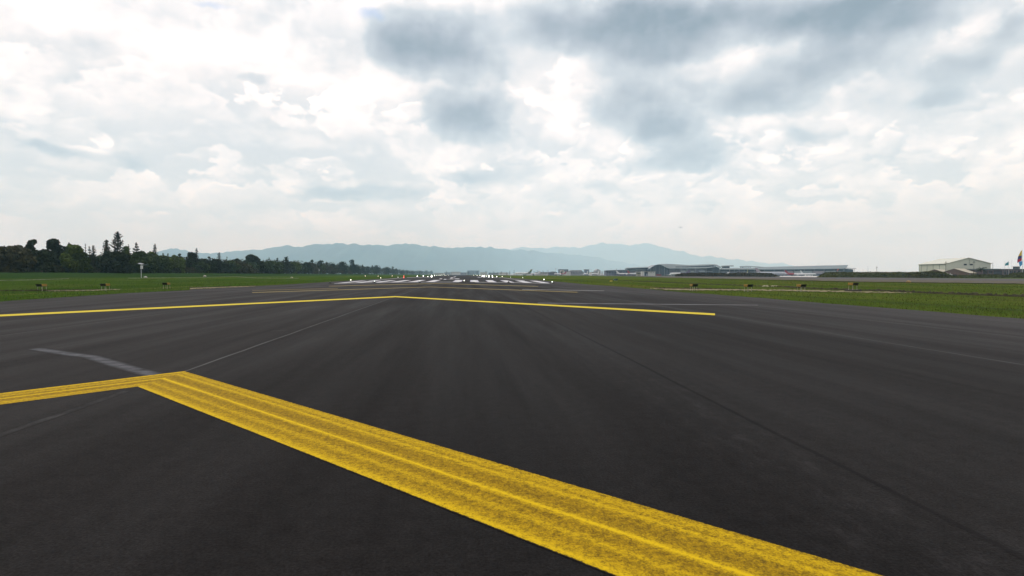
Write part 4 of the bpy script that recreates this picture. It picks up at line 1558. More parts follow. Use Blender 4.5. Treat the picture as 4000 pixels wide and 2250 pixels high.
rng = random.Random(5)
for cx, w, nn, lab, grp in ((2993, 13, 13, 'pale stone in the left of the two heaps behind the light units', 'stones of the left heap'),
                            (3026, 14, 13, 'pale stone in the right of the two heaps behind the light units', 'stones of the right heap')):
    for k in range(nn):
        x = cx + rng.uniform(-w, w)
        y = 1120.8 - rng.uniform(0, 2.5)
        p = gp(x, y)
        p.z += rng.uniform(0, .10) * (1 - abs(x - cx) / w)
        stone(p, rng.uniform(.05, .10), k + int(cx), lab, grp)
stone(gp(3549, 1104.5), .36, 77, 'ochre boulder beside the brown verge, left of the hangar', None, mat('ochre_stone', (0.26, 0.18, 0.08), .9, .2, 5), 'boulder', 'boulder')
stone(gp(1140, 1087), .40, 78, 'whitish block on the pale kerb near the left trees', None, m_stone, 'boulder', 'boulder')
stone(gp(569, 1086), .45, 79, 'pale grey block right of the nearest mast', None, m_conc, 'boulder', 'boulder')
stone(gp(800, 1081.5), .55, 80, 'pale stone lump on the far left bank', None, m_conc, 'boulder', 'boulder')

# blue marker box and yellow A-frames
p = gp(2405.5, 1096)
k = p.y / F
root = empty('marker_box', p, .3)
tag(root, 'small blue-grey box standing in the right grass', 'box')
a_ = MB()
a_.prism([(-5 * k, -.3, .1), (5 * k, -.3, .1), (5 * k, .5, .1), (-5 * k, .5, .1)], [(-5.4 * k, -.35, 6.5 * k), (5 * k, -.35, 6.5 * k), (5 * k, .5, 6.5 * k), (-5.4 * k, .5, 6.5 * k)])
a_.build('body', mat('blue_paint', (0.06, 0.12, 0.16), .5, .15, 4), root)
b_ = MB()
b_.box(-5.6 * k, -.42, 6.5 * k, 5.2 * k, .56, 7.1 * k)
b_.build('lid', mat('lid_dark', (0.02, 0.035, 0.05), .5, .15, 4), root)
for sx_ in (-4 * k, 4 * k):
    c_ = MB()
    c_.tube((sx_, 0, -.05), (sx_, 0, .1), .03)
    c_.build('leg', m_steel, root)
m_my = mat('marker_yellow', (0.55, 0.42, 0.08), .6, .15, 8)
for x, y, lab in ((2384, 1101.5, 'left one of two small yellow markers in the right grass'), (2390, 1100.8, 'right one of two small yellow markers in the right grass')):
    root = empty('yellow_marker', gp(x, y), .4)
    tag(root, lab, 'marker', 'small yellow markers in the grass')
    a_ = MB()
    a_.tube((-.14, 0, -.03), (0, 0, .3), .025, .02, 6)
    a_.tube((.14, 0, -.03), (0, 0, .3), .025, .02, 6)
    a_.build('frame', m_my, root)
    b_ = MB()
    b_.box(-.12, -.02, .12, .12, .0, .24)
    b_.build('plate', m_my, root)

# ------------------------------------------------------------------ aircraft
m_awhite = mat('aircraft_white', (0.55, 0.56, 0.57), 0.35, 0.05, .4)
m_agrey = mat('aircraft_grey', (0.34, 0.36, 0.40), 0.4, 0.08, .4)
m_adark = mat('engine_dark', (0.035, 0.04, 0.045), 0.4, 0.1, 1)
m_win = mat('cabin_window', (0.03, 0.04, 0.05), 0.2, 0.1, 1)
m_red = mat('paint_red', (0.24, 0.02, 0.03), 0.45, 0.08, 1)
m_purple = mat('paint_purple', (0.12, 0.10, 0.18), 0.45, 0.08, 1)
m_ygreen = mat('paint_yellow_green', (0.24, 0.24, 0.09), 0.45, 0.08, 1)
m_gfin = mat('paint_dark_green', (0.07, 0.13, 0.09), 0.45, 0.08, 1)
m_pgrey = mat('paint_purple_grey', (0.30, 0.26, 0.30), 0.45, 0.08, 1)
m_tyre = mat('tyre', (0.015, 0.015, 0.015), 0.8, .1, 2)


def aircraft(loc, rz, L, label, group=None, body=m_awhite, tail=m_awhite, rear_engines=False, tcap=None, name='airliner', gear=True, rear=None, cat='airliner'):
    """nose towards +x of the root"""
    root = empty(name, loc, rz)
    tag(root, label, cat, group)
    r = L * .048
    zc = r + L * .043 + .4
    fb = MB()
    fb.lathe([(-L * .50, r * .12, r * .55), (-L * .44, r * .35, r * .42), (-L * .34, r * .75, r * .18), (-L * .24, r, 0), (0, r, 0), (L * .36, r, 0), (L * .42, r * .88, -r * .06),
              (L * .465, r * .62, -r * .16), (L * .49, r * .32, -r * .26), (L * .50, r * .05, -r * .3)], axis='x', o=(0, 0, zc), n=18)
    bo = fb.build('fuselage', body, root, smooth=True)
    if rear:
        rb = MB()
        rb.lathe([(-L * .44, r * .36, r * .42), (-L * .34, r * .76, r * .18), (-L * .24, r * 1.01, 0), (-L * .05, r * 1.01, 0)], axis='x', o=(0, 0, zc), n=18)
        rb.build('rear_band', rear, root, smooth=True)
    wb = MB()
    for i in range(int(L * .62 / 1.6)):
        x_ = -L * .26 + i * 1.6
        for s in (-1, 1):
            wb.box(x_, s * r * .985 - .03, zc + r * .12, x_ + .7, s * r * .985 + .03, zc + r * .32)
    wb.build('windows', m_win, bo)
    cb = MB()
    cb.prism([(L * .445, -r * .62, zc + r * .28), (L * .468, -r * .3, zc + r * .24), (L * .468, r * .3, zc + r * .24), (L * .445, r * .62, zc + r * .28)],
             [(L * .432, -r * .5, zc + r * .58), (L * .447, -r * .25, zc + r * .55), (L * .447, r * .25, zc + r * .55), (L * .432, r * .5, zc + r * .58)])
    cb.build('cockpit_glass', m_win, bo)
    for s in (-1, 1):
        g = MB()
        top_ = [(L * .10, s * r * .5, zc - r * .45), (-L * .08, s * r * .5, zc - r * .5), (-L * .17, s * L * .44, zc + L * .012), (-L * .125, s * L * .44, zc + L * .014)]
        g.prism([(x_, y_, z_ - .45 * (1 if abs(y_) < r else .3)) for x_, y_, z_ in top_], top_)
        g.build('wing', m_agrey if body is m_agrey else body, root)
        t = MB()
        zt = zc + (L * .205 if rear_engines else r * .5)
        xo = -L * .465 if rear_engines else -L * .40
        top_ = [(xo + L * .03, s * .1, zt), (xo - L * .06, s * .1, zt), (xo - L * .085, s * L * .14, zt + .2), (xo - L * .05, s * L * .14, zt + .2)]
        t.prism([(x_, y_, z_ - .25) for x_, y_, z_ in top_], top_)
        t.build('tailplane', body, root)
    f = MB()
    hf = L * (.20 if rear_engines else .185)
    side = [(-L * .31, zc + r * .8), (-L * .46, zc + r * .75), (-L * .535, zc + hf), (-L * .455, zc + hf)]
    if rear_engines:
        side = [(-L * .30, zc + r * .8), (-L * .44, zc + r * .7), (-L * .53, zc + hf), (-L * .44, zc + hf)]
    f.prism([(x_, -.22, z_) for x_, z_ in side], [(x_, .22, z_) for x_, z_ in side])
    fo = f.build('tail_fin', tail, root)
    if tcap:
        c_ = MB()
        s2 = [(side[0][0] + (side[3][0] - side[0][0]) * .45, zc + r * .8 + (hf - r * .8) * .45), ((side[0][0] + side[3][0]) / 2 - L * .05, zc + r * .8 + (hf - r * .8) * .5), (side[2][0] - .1, zc + hf + .1), (side[3][0] + .1, zc + hf + .1)]
        c_.prism([(x_, -.25, z_) for x_, z_ in s2], [(x_, .25, z_) for x_, z_ in s2])
        c_.build('fin_stripe', tcap, fo)
    if rear_engines:
        for s in (-1, 1):
            e = MB()
            e.lathe([(-L * .40, r * .30), (-L * .37, r * .42), (-L * .28, r * .46), (-L * .27, r * .40)], axis='x', o=(0, s * (r * 1.35), zc + r * .35), n=12)
            e.build('engine', m_adark, root, smooth=True)
        e = MB()
        e.lathe([(-L * .34, r * .30), (-L * .30, r * .42), (-L * .27, r * .44), (-L * .265, r * .38)], axis='x', o=(0, 0, zc + r * 1.25), n=12)
        e.build('engine', m_adark, root, smooth=True)
    else:
        for s in (-1, 1):
            e = MB()
            e.lathe([(-L * .02, r * .38), (L * .02, r * .52), (L * .08, r * .56), (L * .09, r * .48)], axis='x', o=(0, s * L * .155, zc - r * .95), n=12)
            e.tube((L * .03, s * L * .155, zc - r * .6), (L * .01, s * L * .155, zc - r * .2), .35, .3, 6)
            e.build('engine', body if body is m_agrey else m_awhite, root, smooth=True)
    if gear:
        for (x_, y_) in ((L * .36, 0), (-L * .06, r * 1.4), (-L * .06, -r * 1.4)):
            g = MB()
            g.tube((x_, y_, .5), (x_, y_, zc - r * .6), .14, .16, 8)
            lg = g.build('landing_gear', m_agrey, root)
            t = MB()
            for s in (-.45, .45):
                t.tube((x_, y_ + s - .18, .55), (x_, y_ + s + .18, .55), .55, .55, 14)
                if x_ < 0:
                    t.tube((x_ - 1.2, y_ + s - .18, .55), (x_ - 1.2, y_ + s + .18, .55), .55, .55, 14)
            t.build('wheels', m_tyre, lg)
    return root


def gpl(px, Y):
    return base(px, Y)


aircraft(gpl(2044, 1060), R(180 + 30), 38, 'white tri-jet airliner with green and yellow tail taxiing near the runway', tail=m_gfin, tcap=m_ygreen, rear_engines=True)
GA = 'airliners parked at the terminal'
PL = [  # px, Y, heading, length, body, tail, rear, label
    (2080, 1380, 170, 38, m_awhite, m_awhite, None, 'white airliner mostly hidden behind the tail of the tri-jet'),
    (2188, 1420, 200, 34, m_awhite, m_red, m_red, 'small airliner with red tail left of the pale notched building'),
    (2289, 1350, 250, 38, m_awhite, m_awhite, None, 'white airliner seen nose-on below the bluish tower block'),
    (2326, 1330, 235, 38, m_awhite, m_awhite, None, 'white airliner right of the bluish tower block'),
    (2406, 1180, 185, 33, m_awhite, m_awhite, None, 'white airliner with white fin below the left end of the terminal'),
    (2440, 1150, 10, 35, m_awhite, m_awhite, None, 'white airliner between the white-finned and the red-tailed ones'),
    (2480, 1130, 25, 36, m_awhite, m_red, None, 'white airliner with tall red tail left of the white hut'),
    (2617, 1020, 250, 19, m_awhite, m_awhite, None, 'white airliner seen nose-on right of the white hut'),
    (2655, 1040, 140, 38, m_awhite, m_purple, m_purple, 'airliner with purple tail behind the hedge start'),
    (2846, 1020, 75, 40, m_awhite, m_pgrey, None, 'airliner with grey fin rising above the middle of the hedge'),
    (2893, 1040, 60, 40, m_awhite, m_purple, None, 'airliner with violet fin above the hedge'),
    (2915, 1000, 75, 42, m_awhite, m_ygreen, None, 'airliner with yellow-green fin above the hedge'),
    (3012, 900, -12, 46, m_agrey, m_pgrey, None, 'grey airliner with tall grey fin at the right end of the hedge'),
    (3104, 950, 8, 34, m_awhite, m_red, m_red, 'white and red airliner on the pale apron'),
    (3158, 1010, 15, 34, m_awhite, m_awhite, None, 'white airliner behind the white bus on the pale apron'),
]
for px, Y, rz, L, bm, tm, rear, lab in PL:
    aircraft(gpl(px, Y), R(rz), L, lab, GA, bm, tm, rear=rear)
# the one climbing away
p = at(2658, 889, 3800)
fl = aircraft(p, R(172), 26, 'tiny airliner flying low above the terminal', gear=False, body=m_agrey, tail=m_agrey)
fl.rotation_euler = (R(20), R(-6), R(172))


# ------------------------------------------------------------------ vehicles on the apron
def bus(loc, rz, L, label, col=m_box):
    root = empty('bus', loc, rz)
    tag(root, label, 'bus')
    a_ = MB()
    a_.prism([(-L / 2, -1.3, .4), (L / 2, -1.3, .4), (L / 2, 1.3, .4), (-L / 2, 1.3, .4)], [(-L / 2, -1.25, 3), (L / 2 - .3, -1.25, 3), (L / 2 - .3, 1.25, 3), (-L / 2, 1.25, 3)])
    a_.build('body', col, root)
    w_ = MB()
    for k in range(int(L / 1.6)):
        for s in (-1, 1):
            w_.box(-L / 2 + .5 + k * 1.5, s * 1.29 - .02, 1.5, -L / 2 + 1.7 + k * 1.5, s * 1.29 + .02, 2.4)
    w_.build('windows', m_win, root)
    for x_ in (-L * .32, L * .32):
        for s in (-1, 1):
            t_ = MB()
            t_.tube((x_, s * 1.1, .48), (x_, s * 1.35, .48), .48, .48, 14)
            t_.build('wheel', m_tyre, root)
    return root


bus(gpl(3159, 830), .05, 10.5, 'white bus on the pale apron in front of a white airliner')
bus(gpl(2676, 620), 0, 4.2, 'small white van-like shape at the left foot of the hedge')
bus(gpl(2574, 1000), .1, 8, 'dark red vehicle right of the white hut', m_red)

# ------------------------------------------------------------------ terminal
m_roof = mat('roof_metal', (0.078, 0.105, 0.11), 0.5, 0.14, .06, metal=.2, vscale=(1, .2, 1))
m_roofl = mat('roof_light', (0.085, 0.115, 0.125), 0.5, 0.12, .05)
m_glass = mat('terminal_glass', (0.045, 0.065, 0.085), 0.25, 0.35, .12, vscale=(1, 1, .3))
m_wall = mat('terminal_wall', (0.14, 0.15, 0.18), 0.7, 0.4, .10)
m_mull = mat('mullion_pale', (0.27, 0.30, 0.33), 0.5, 0.1, 1)


def frontal(pts, Y0, Y1, name, m, root):
    """solid whose front outline is given in pixels at distance Y0 and which runs back to Y1"""
    o = root.location
    lo = [at(x, y, Y0) for x, y in pts]
    hi = [Vector((p.x, Y1, p.z)) for p in lo]
    mb = MB()
    mb.prism([p - o for p in lo], [p - o for p in hi])
    return mb.build(name, m, root)


def roof_sheet(front, back, Y0, Y1, th, name, m, root):
    o = root.location
    mb = MB()
    f = [at(x, y, Y0) - o for x, y in front]
    b_ = [at(x, y, Y1) - o for x, y in back]
    for i in range(len(f) - 1):
        q = [f[i], f[i + 1], b_[i + 1], b_[i]]
        mb.prism([p - Vector((0, 0, th)) for p in q], q)
    return mb.build(name, m, root)


def gy(px, Y):
    return HY + (H - zf((px - 2000) / F * Y, Y)) / Y * F + .5


YT = 1160
# left wing
t1 = empty('terminal_wing', gpl(2450, YT + 10))
tag(t1, 'long low grey terminal wing with thin flat roof left of the arched hall', 'terminal')
frontal([(2368, gy(2368, YT)), (2530, gy(2530, YT)), (2530, 1054), (2368, 1057.5)], YT, YT + 28, 'wall', m_wall, t1)
roof_sheet([(2360, 1056.6), (2440, 1054.5), (2535, 1052)], [(2372, 1055.4), (2448, 1053), (2538, 1050.5)], YT - 5, YT + 30, .7, 'lower_roof', m_roofl, t1)
frontal([(2452, 1054), (2545, 1052), (2545, 1045.5), (2452, 1048.5)], YT + 12, YT + 38, 'upper_storey', m_glass, t1)
roof_sheet([(2446, 1048.5), (2500, 1046.8), (2548, 1045)], [(2448, 1045.6), (2500, 1043.4), (2552, 1041.6)], YT + 2, YT + 45, .6, 'upper_roof', m_roof, t1)
for x in range(2376, 2530, 11):
    frontal([(x, gy(x, YT) - .2), (x + .9, gy(x, YT) - .2), (x + .9, 1055), (x, 1055)], YT - 3, YT - 2.4, 'column', m_mull, t1)
frontal([(2372, 1066), (2528, 1065.4), (2528, 1063.6), (2372, 1064.2)], YT - .8, YT - .02, 'window_band', m_glass, t1)

# arched hall
t2 = empty('terminal_hall', gpl(2650, YT - 20))
tag(t2, 'main terminal hall with high arched glass front and wavy grey roof', 'terminal')
arch = [(2533, 1051.5), (2541, 1047), (2548, 1042), (2556, 1037.5), (2564, 1034.4), (2570, 1033.2), (2576, 1033), (2582, 1034.6), (2588, 1037.4), (2596, 1041.6), (2603, 1045), (2609, 1047.4),
        (2616, 1048.8)]
YH = YT - 20
frontal([(2535, gy(2535, YH)), (2614, gy(2614, YH)), (2614, 1049.5)] + [(x, y + 1.0) for x, y in reversed(arch[1:-1])] + [(2535, 1052)], YH, YH + 40, 'glass_front', m_glass, t2)
roof_sheet(arch, [(2545, 1049), (2552, 1045), (2559, 1040), (2567, 1035.5), (2575, 1032.6), (2582, 1031.4), (2590, 1030.9), (2600, 1030.6), (2612, 1030.9), (2625, 1031.5), (2640, 1032.3),
                  (2655, 1033.2), (2668, 1034)], YH - 4, YH + 75, .9, 'arched_roof', m_roof, t2)
for i in range(12):
    x = 2540 + i * 6.2
    yt = float(np.interp(x, [a[0] for a in arch], [a[1] for a in arch]))
    frontal([(x, gy(x, YH) - .2), (x + .8, gy(x, YH) - .2), (x + .8, yt + 2), (x, yt + 2)], YH - .9, YH - .3, 'mullion', m_wall if i % 3 else m_mull, t2)
frontal([(2615, gy(2615, YH)), (2762, gy(2762, YH)), (2762, 1049), (2615, 1050.2)], YH + .1, YH + 40, 'wall', m_wall, t2)
roof_sheet([(2616, 1048.8), (2660, 1047.8), (2700, 1047.3), (2757, 1047.2), (2798, 1043.0)], [(2668, 1034), (2678, 1034.6), (2694, 1035.4), (2745, 1033), (2792, 1031.6)], YH - 4, YH + 75, .9,
           'wave_roof', m_roof, t2)
frontal([(2640, 1046), (2758, 1046), (2790, 1041.5), (2790, 1036.0), (2740, 1038.2), (2690, 1040.5), (2640, 1041.5)], YH + 22, YH + 24, 'clerestory', m_glass, t2)
frontal([(2763, gy(2763, YH)), (2811, gy(2811, YH)), (2811, 1047), (2795, 1040.5), (2790, 1042.2), (2763, 1047.4)], YH + .2, YH + 40, 'glass_end', m_glass, t2)
roof_sheet([(2792, 1035.4), (2802, 1039.6), (2813, 1045.4)], [(2796, 1032), (2806, 1036.6), (2818, 1042)], YH - 5, YH + 75, 1.0, 'end_canopy', m_roofl, t2)
for x in (2660, 2683, 2716, 2809):
    frontal([(x, gy(x, YH - 6)), (x + 1.1, gy(x, YH - 6)), (x + 1.1, 1046.0), (x, 1046.0)], YH - 6, YH - 5.2, 'column', m_mull, t2)
for x0, x1, y0, y1 in ((2660, 2678, 1064, 1057), (2698, 2712, 1064, 1058), (2732, 2754, 1062, 1057.5), (2758, 2784, 1061, 1059.8)):
    frontal([(x0, y0), (x1, y0), (x1, y1), (x0, y1)], YH - 2, YH - .2, 'pale_panel', m_mull, t2)

# right wing
t3 = empty('terminal_wing', gpl(3050, YT - 10))
tag(t3, 'long terminal wing with broad sloping grey roof right of the arched hall', 'terminal')
YR = YT - 10
frontal([(2814, gy(2814, YR)), (3296, gy(3296, YR)), (3296, 1051), (3100, 1052), (2814, 1052)], YR, YR + 40, 'wall', m_wall, t3)
frontal([(2816, 1058.5), (3294, 1057.5), (3294, 1052.4), (2816, 1052.8)], YR - .7, YR - .02, 'window_band', m_glass, t3)
roof_sheet([(2813, 1051.8), (2900, 1052), (2990, 1052.4), (3100, 1051.6), (3200, 1050.6), (3296, 1049.2), (3306, 1045)],
           [(2816, 1046.4), (2900, 1046.8), (2986, 1043), (3100, 1040), (3200, 1037.6), (3300, 1035.3), (3312.5, 1035)], YR - 5, YR + 55, .9, 'roof', m_roofl, t3)
roof_sheet([(2817, 1041), (2840, 1039.8), (2866, 1039.8)], [(2817, 1038), (2840, 1036.6), (2866, 1036.4)], YR + 60, YR + 90, .5, 'canopy', m_roof, t3)
frontal([(2830, 1048), (2850, 1048), (2850, 1040.4), (2830, 1040.4)], YR + 70, YR + 85, 'rooftop_room', m_glass, t3)
roof_sheet([(2889, 1042), (2920, 1041), (2950, 1042), (2985, 1044.4)], [(2889, 1039.8), (2920, 1038.6), (2950, 1039.8), (2985, 1042.6)], YR + 60, YR + 90, .5, 'canopy', m_roof, t3)
for x in (2894, 2900, 2906, 2914, 2922, 2930):
    frontal([(x, 1048), (x + 1.8, 1048), (x + 1.8, 1042), (x, 1042)], YR + 66, YR + 68, 'column', m_glass, t3)
for x in range(2868, 3296, 39):
    frontal([(x, gy(x, YR - 3)), (x + 1.0, gy(x, YR - 3)), (x + 1.0, 1051.5), (x, 1051.5)], YR - 3, YR - 2.4, 'column', m_mull, t3)
for x0, x1, y0, y1, m_ in ((3070, 3098, 1066, 1059, m_pgrey), (3101, 3128, 1066, 1059, m_mull), (3137, 3174, 1066, 1058.6, m_mull), (3177, 3220, 1070, 1059, m_pgrey), (3226, 3266, 1062, 1058, m_mull)):
    frontal([(x0, y0), (x1, y0), (x1, y1), (x0, y1)], YR - 2, YR - .8, 'pale_panel', m_, t3)
frontal([(3298, gy(3298, YR)), (3333, gy(3333, YR)), (3333, 1052), (3298, 1048.5)], YR + .2, YR + 30, 'glass_end', m_glass, t3)
roof_sheet([(3300, 1046.6), (3345, 1050.4)], [(3302, 1045), (3344, 1048.6)], YR - 4, YR + 35, .4, 'end_canopy', m_roofl, t3)
for x in (3297, 3337):
    frontal([(x, gy(x, YR - 3)), (x + .9, gy(x, YR - 3)), (x + .9, 1049.4), (x, 1049.4)], YR - 3.6, YR - 3.0, 'column', m_mull, t3)
fb = empty('orange_sign', at(3273.5, 1057, YR - 9))
tag(fb, 'small orange panel standing up at the right end of the terminal', 'sign')
frontal([(3269, 1057.5), (3272, 1057.5), (3277.5, 1051), (3276, 1050), (3272, 1052)], YR - 9, YR - 8.6, 'panel', mat('orange_red', (0.55, 0.12, 0.07), .5, .1, 1), fb)
frontal([(3270, gy(3270, YR - 9)), (3270.6, gy(3270, YR - 9)), (3270.6, 1057.5), (3270, 1057.5)], YR - 9, YR - 8.8, 'post', m_steel, fb)

# ------------------------------------------------------------------ white hut
m_hut = mat('hut_white', (0.46, 0.47, 0.43), .7, .07, .4)
YU = 960
hut = empty('hut', gpl(2535, YU))
tag(hut, 'white flat-roofed hut with two small dark windows before the arched hall', 'hut')
g0 = gy(2535, YU)
frontal([(2531, g0), (2560, g0), (2560, 1062.5), (2531, 1062.5)], YU, YU + 10, 'wall', m_hut, hut)
frontal([(2507, g0), (2517, g0), (2517, 1060.4), (2507, 1060.4)], YU, YU + 8, 'tower', m_hut, hut)
frontal([(2517.2, g0), (2530.8, g0), (2530.8, 1062.6), (2517.2, 1062.6)], YU + 1, YU + 9, 'glazed_room', m_glass, hut)
frontal([(2516, 1062.2), (2561, 1062.2), (2561, 1060.8), (2516, 1060.8)], YU - 1.2, YU + 11, 'roof', m_conc, hut)
for x in (2541, 2550.5):
    frontal([(x, 1065.5), (x + 4.4, 1065.5), (x + 4, 1063.6), (x + .4, 1063.6)], YU - .12, YU - .02, 'window', m_win, hut)
frontal([(2524, g0 - .3), (2529, g0 - .3), (2529, 1069), (2524, 1069)], YU + .8, YU + .98, 'door', m_mull, hut)
sh = empty('open_shelter', gpl(2497, YU + 30))
tag(sh, 'low shelter with pale roof and dark openings left of the white hut', 'shelter')
frontal([(2489, gy(2489, YU + 30)), (2505, gy(2505, YU + 30)), (2505, 1064), (2489, 1064)], YU + 30, YU + 38, 'wall', mat('shelter_wall', (0.30, 0.30, 0.22), .8, .3, .4), sh)
frontal([(2485, 1063.8), (2508, 1063.8), (2508, 1061.6), (2485, 1061.6)], YU + 28, YU + 40, 'roof', m_conc, sh)
for x in (2491, 2495, 2500):
    frontal([(x, 1070), (x + 2.6, 1070), (x + 2.6, 1066), (x, 1066)], YU + 29.7, YU + 29.96, 'opening', m_win, sh)

# ------------------------------------------------------------------ far buildings
m_fb1 = mat('far_block_blue', (0.16, 0.20, 0.24), .8, .25, .06)
m_fb2 = mat('far_block_pale', (0.48, 0.47, 0.43), .8, .15, .06)
m_fb3 = mat('far_block_grey', (0.26, 0.26, 0.27), .8, .25, .06)
m_fb4 = mat('far_roof_dark', (0.10, 0.10, 0.11), .8, .25, .06)


def block(outline, Y, depth, m, roofm, label, wins=0, name='building', group=None):
    xs_ = [p[0] for p in outline]
    x0, x1 = min(xs_), max(xs_)
    root = empty(name, gpl((x0 + x1) / 2, Y))
    tag(root, label, 'building', group)
    g_ = gy((x0 + x1) / 2, Y)
    frontal([(x0, g_), (x1, g_)] + list(reversed(outline)), Y, Y + depth, 'wall', m, root)
    yt = min(p[1] for p in outline)
    if len(outline) == 2:
        frontal([(x0 - .5, yt + .02), (x1 + .5, yt + .02), (x1 + .5, yt - .7), (x0 - .5, yt - .7)], Y - 1, Y + depth + 1, 'roof', roofm, root)
    n_ = wins
    for k in range(n_):
        xa = x0 + (x1 - x0) * (k + .25) / n_
        xb = x0 + (x1 - x0) * (k + .75) / n_
        for j in range(max(1, int((g_ - yt) / 6))):
            ya = yt + 2.0 + j * 4.5
            if ya + 1.6 < g_ - 1:
                frontal([(xa, ya + 1.6), (xb, ya + 1.6), (xb, ya), (xa, ya)], Y - .5, Y - .02, 'window', m_win, root)
    return root


B = [([(2184, 1052.5), (2220, 1052.5)], 1750, 40, m_fb1, m_roofl, 'dark blue-grey block building behind the pale notched one', 5),
     ([(2190, 1056), (2203, 1055.4), (2204, 1061), (2190, 1061)], 1500, 25, m_fb2, m_roofl, 'pale building with a hooked upper corner', 0),
     ([(2199, 1061.8), (2226, 1062)], 1480, 30, m_fb2, m_conc, 'cream rectangular shed in front of the dark blue-grey block', 0),
     ([(2228, 1057), (2234, 1055), (2270, 1055), (2276, 1059)], 1800, 60, m_fb3, m_roofl, 'wide grey building with pale roof band', 0),
     ([(2230, 1062), (2280, 1062)], 1600, 40, m_fb3, m_fb4, 'long low brown-grey shed under the wide grey building', 8),
     ([(2285.5, 1053), (2301, 1053)], 1750, 30, m_fb1, m_roofl, 'bluish tower block left of the terminal', 3),
     ([(2143, 1064), (2150, 1062), (2160, 1060.6), (2170, 1061.6), (2177, 1064)], 1500, 50, m_fb4, m_fb4, 'dark low arched hangar near the thin mast', 0),
     ([(2093, 1063.4), (2146, 1063.6)], 1700, 60, m_fb2, m_roofl, 'long pale shed right of the tri-jet tail', 6),
     ([(2095, 1067.5), (2140, 1067.5)], 1420, 30, m_fb2, m_conc, 'low white shed in front of the long pale shed', 7),
     ([(2312, 1063), (2346, 1063)], 1500, 50, m_fb2, m_roofl, 'low pale shed left of the terminal wing', 5),
     ([(2328, 1056), (2336, 1051), (2346, 1056)], 2200, 60, m_fb3, m_roofl, 'pale blue domed roof behind the low pale shed', 0),
     ([(1696, 1067), (1732, 1067)], 2600, 60, m_fb2, m_roofl, 'far low pale building left of the runway end', 4),
     ([(1735, 1064.6), (1760, 1064.4)], 2900, 60, m_fb3, m_roofl, 'far grey building above the left end of the centreline', 4),
     ([(1762, 1062.6), (1796, 1062.4)], 3000, 60, m_fb2, m_conc, 'far pale building with long roof', 6),
     ([(1798, 1065), (1822, 1065)], 2500, 50, m_fb3, m_roofl, 'far bluish shed left of the dark rounded tree', 4),
     ([(1826, 1057.4), (1870, 1057.4)], 3300, 80, m_fb1, m_roofl, 'large bluish hall behind the dark far trees', 0),
     ([(1876, 1064), (1902, 1064)], 2700, 50, m_fb2, m_conc, 'far pale shed between the dark trees', 4),
     ([(1908, 1066), (1946, 1066)], 2300, 50, m_fb3, m_fb4, 'low brown far sheds right of the runway end', 6),
     ([(1950, 1064.8), (1985, 1065)], 2300, 50, m_fb2, m_conc, 'pale far sheds left of the tri-jet', 6),
     ([(1640, 1069), (1690, 1068.6)], 3300, 50, m_fb2, m_conc, 'pale building edge beyond the last row tree', 4)]
for o_, Y, d_, m_, rm, lab, w_ in B:
    block(o_, Y, d_, m_, rm, lab, w_)
# scattered low city buildings at the foot of the mountains
rng = random.Random(21)
for k in range(46):
    x = rng.uniform(1640, 2460)
    Y = rng.uniform(4200, 6500)
    hgt = rng.uniform(6, 16)
    p = base(x, Y)
    root = empty('city_building', p)
    tag(root, 'tiny hazy city building at the foot of the mountains', 'building', 'hazy city buildings at the foot of the mountains')
    a_ = MB()
    w = rng.uniform(12, 45)
    a_.box(-w / 2, -10, -1, w / 2, 12, hgt)
    a_.build('wall', rng.choice([m_fb2, m_fb3, m_fb2, m_fb1]), root)
    a_ = MB()
    a_.box(-w / 2 - .6, -10.6, hgt + .01, w / 2 + .6, 12.6, hgt + 1)
    a_.build('roof', rng.choice([m_conc, m_roofl, m_fb3]), root)


def pole(px, top, Y, r, label, cat='pole', name='pole', head=True, m=m_steel, group=None, bottom=None):
    p = base(px, Y)
    h = at(px, top, Y).z - p.z
    root = empty(name, p)
    tag(root, label, cat, group)
    a_ = MB()
    a_.tube((0, 0, -.2), (0, 0, h), r, r * .6)
    a_.build('shaft', m, root)
    if head:
        b_ = MB()
        b_.tube((0, 0, h), (0, 0, h + r * 2), r * 2.2, r * 1.6)
        b_.box(-r * 5, -r, h - r * 4, r * 5, r, h - r * 2.5)
        b_.build('head', m, root)
    return root, h


pole(2171, 1048.5, 1500, .55, 'thin mast above the dark low arched hangar', 'mast', 'mast')
pole(2304, 1050, 1700, .35, 'thin mast right of the bluish tower block', 'mast', 'mast')
pole(2310, 1053, 1700, .30, 'shorter mast right of the thin one by the bluish tower block', 'mast', 'mast')
GP = 'thin lamp poles around the terminal'
for px, top, Y, lab in ((2387, 1048, 1250, 'lamp pole over the left end of the low terminal wing'), (2424, 1047, 1250, 'lamp pole left of the upper storey of the low wing'),
                        (2444, 1047, 1250, 'lamp pole at the left tip of the upper terminal roof'), (3371, 1053, 1000, 'faint lamp pole right of the terminal end'),
                        (3390, 1041, 900, 'taller lamp pole right of the terminal end')):
    pole(px, top, Y, .16, lab, 'lamp pole', 'lamp_pole', group=GP)
m_wood = mat('dark_pole', (0.07, 0.075, 0.07), .8, .2, 2)
pole(3424.5, 1043, 600, .20, 'dark pole rising over the grassy bank left of the hangar', m=m_wood)
pole(3694, 1024, 385, .17, 'tall dark pole at the near corner of the big pale hangar', m=m_wood)
pole(3803.6, 1021.5, 385, .17, 'tall dark pole in front of the right half of the hangar gable', m=m_wood)
pole(3877.6, 1025, 410, .14, 'slim grey pole above the flat-roofed building', m=m_wood, head=False)

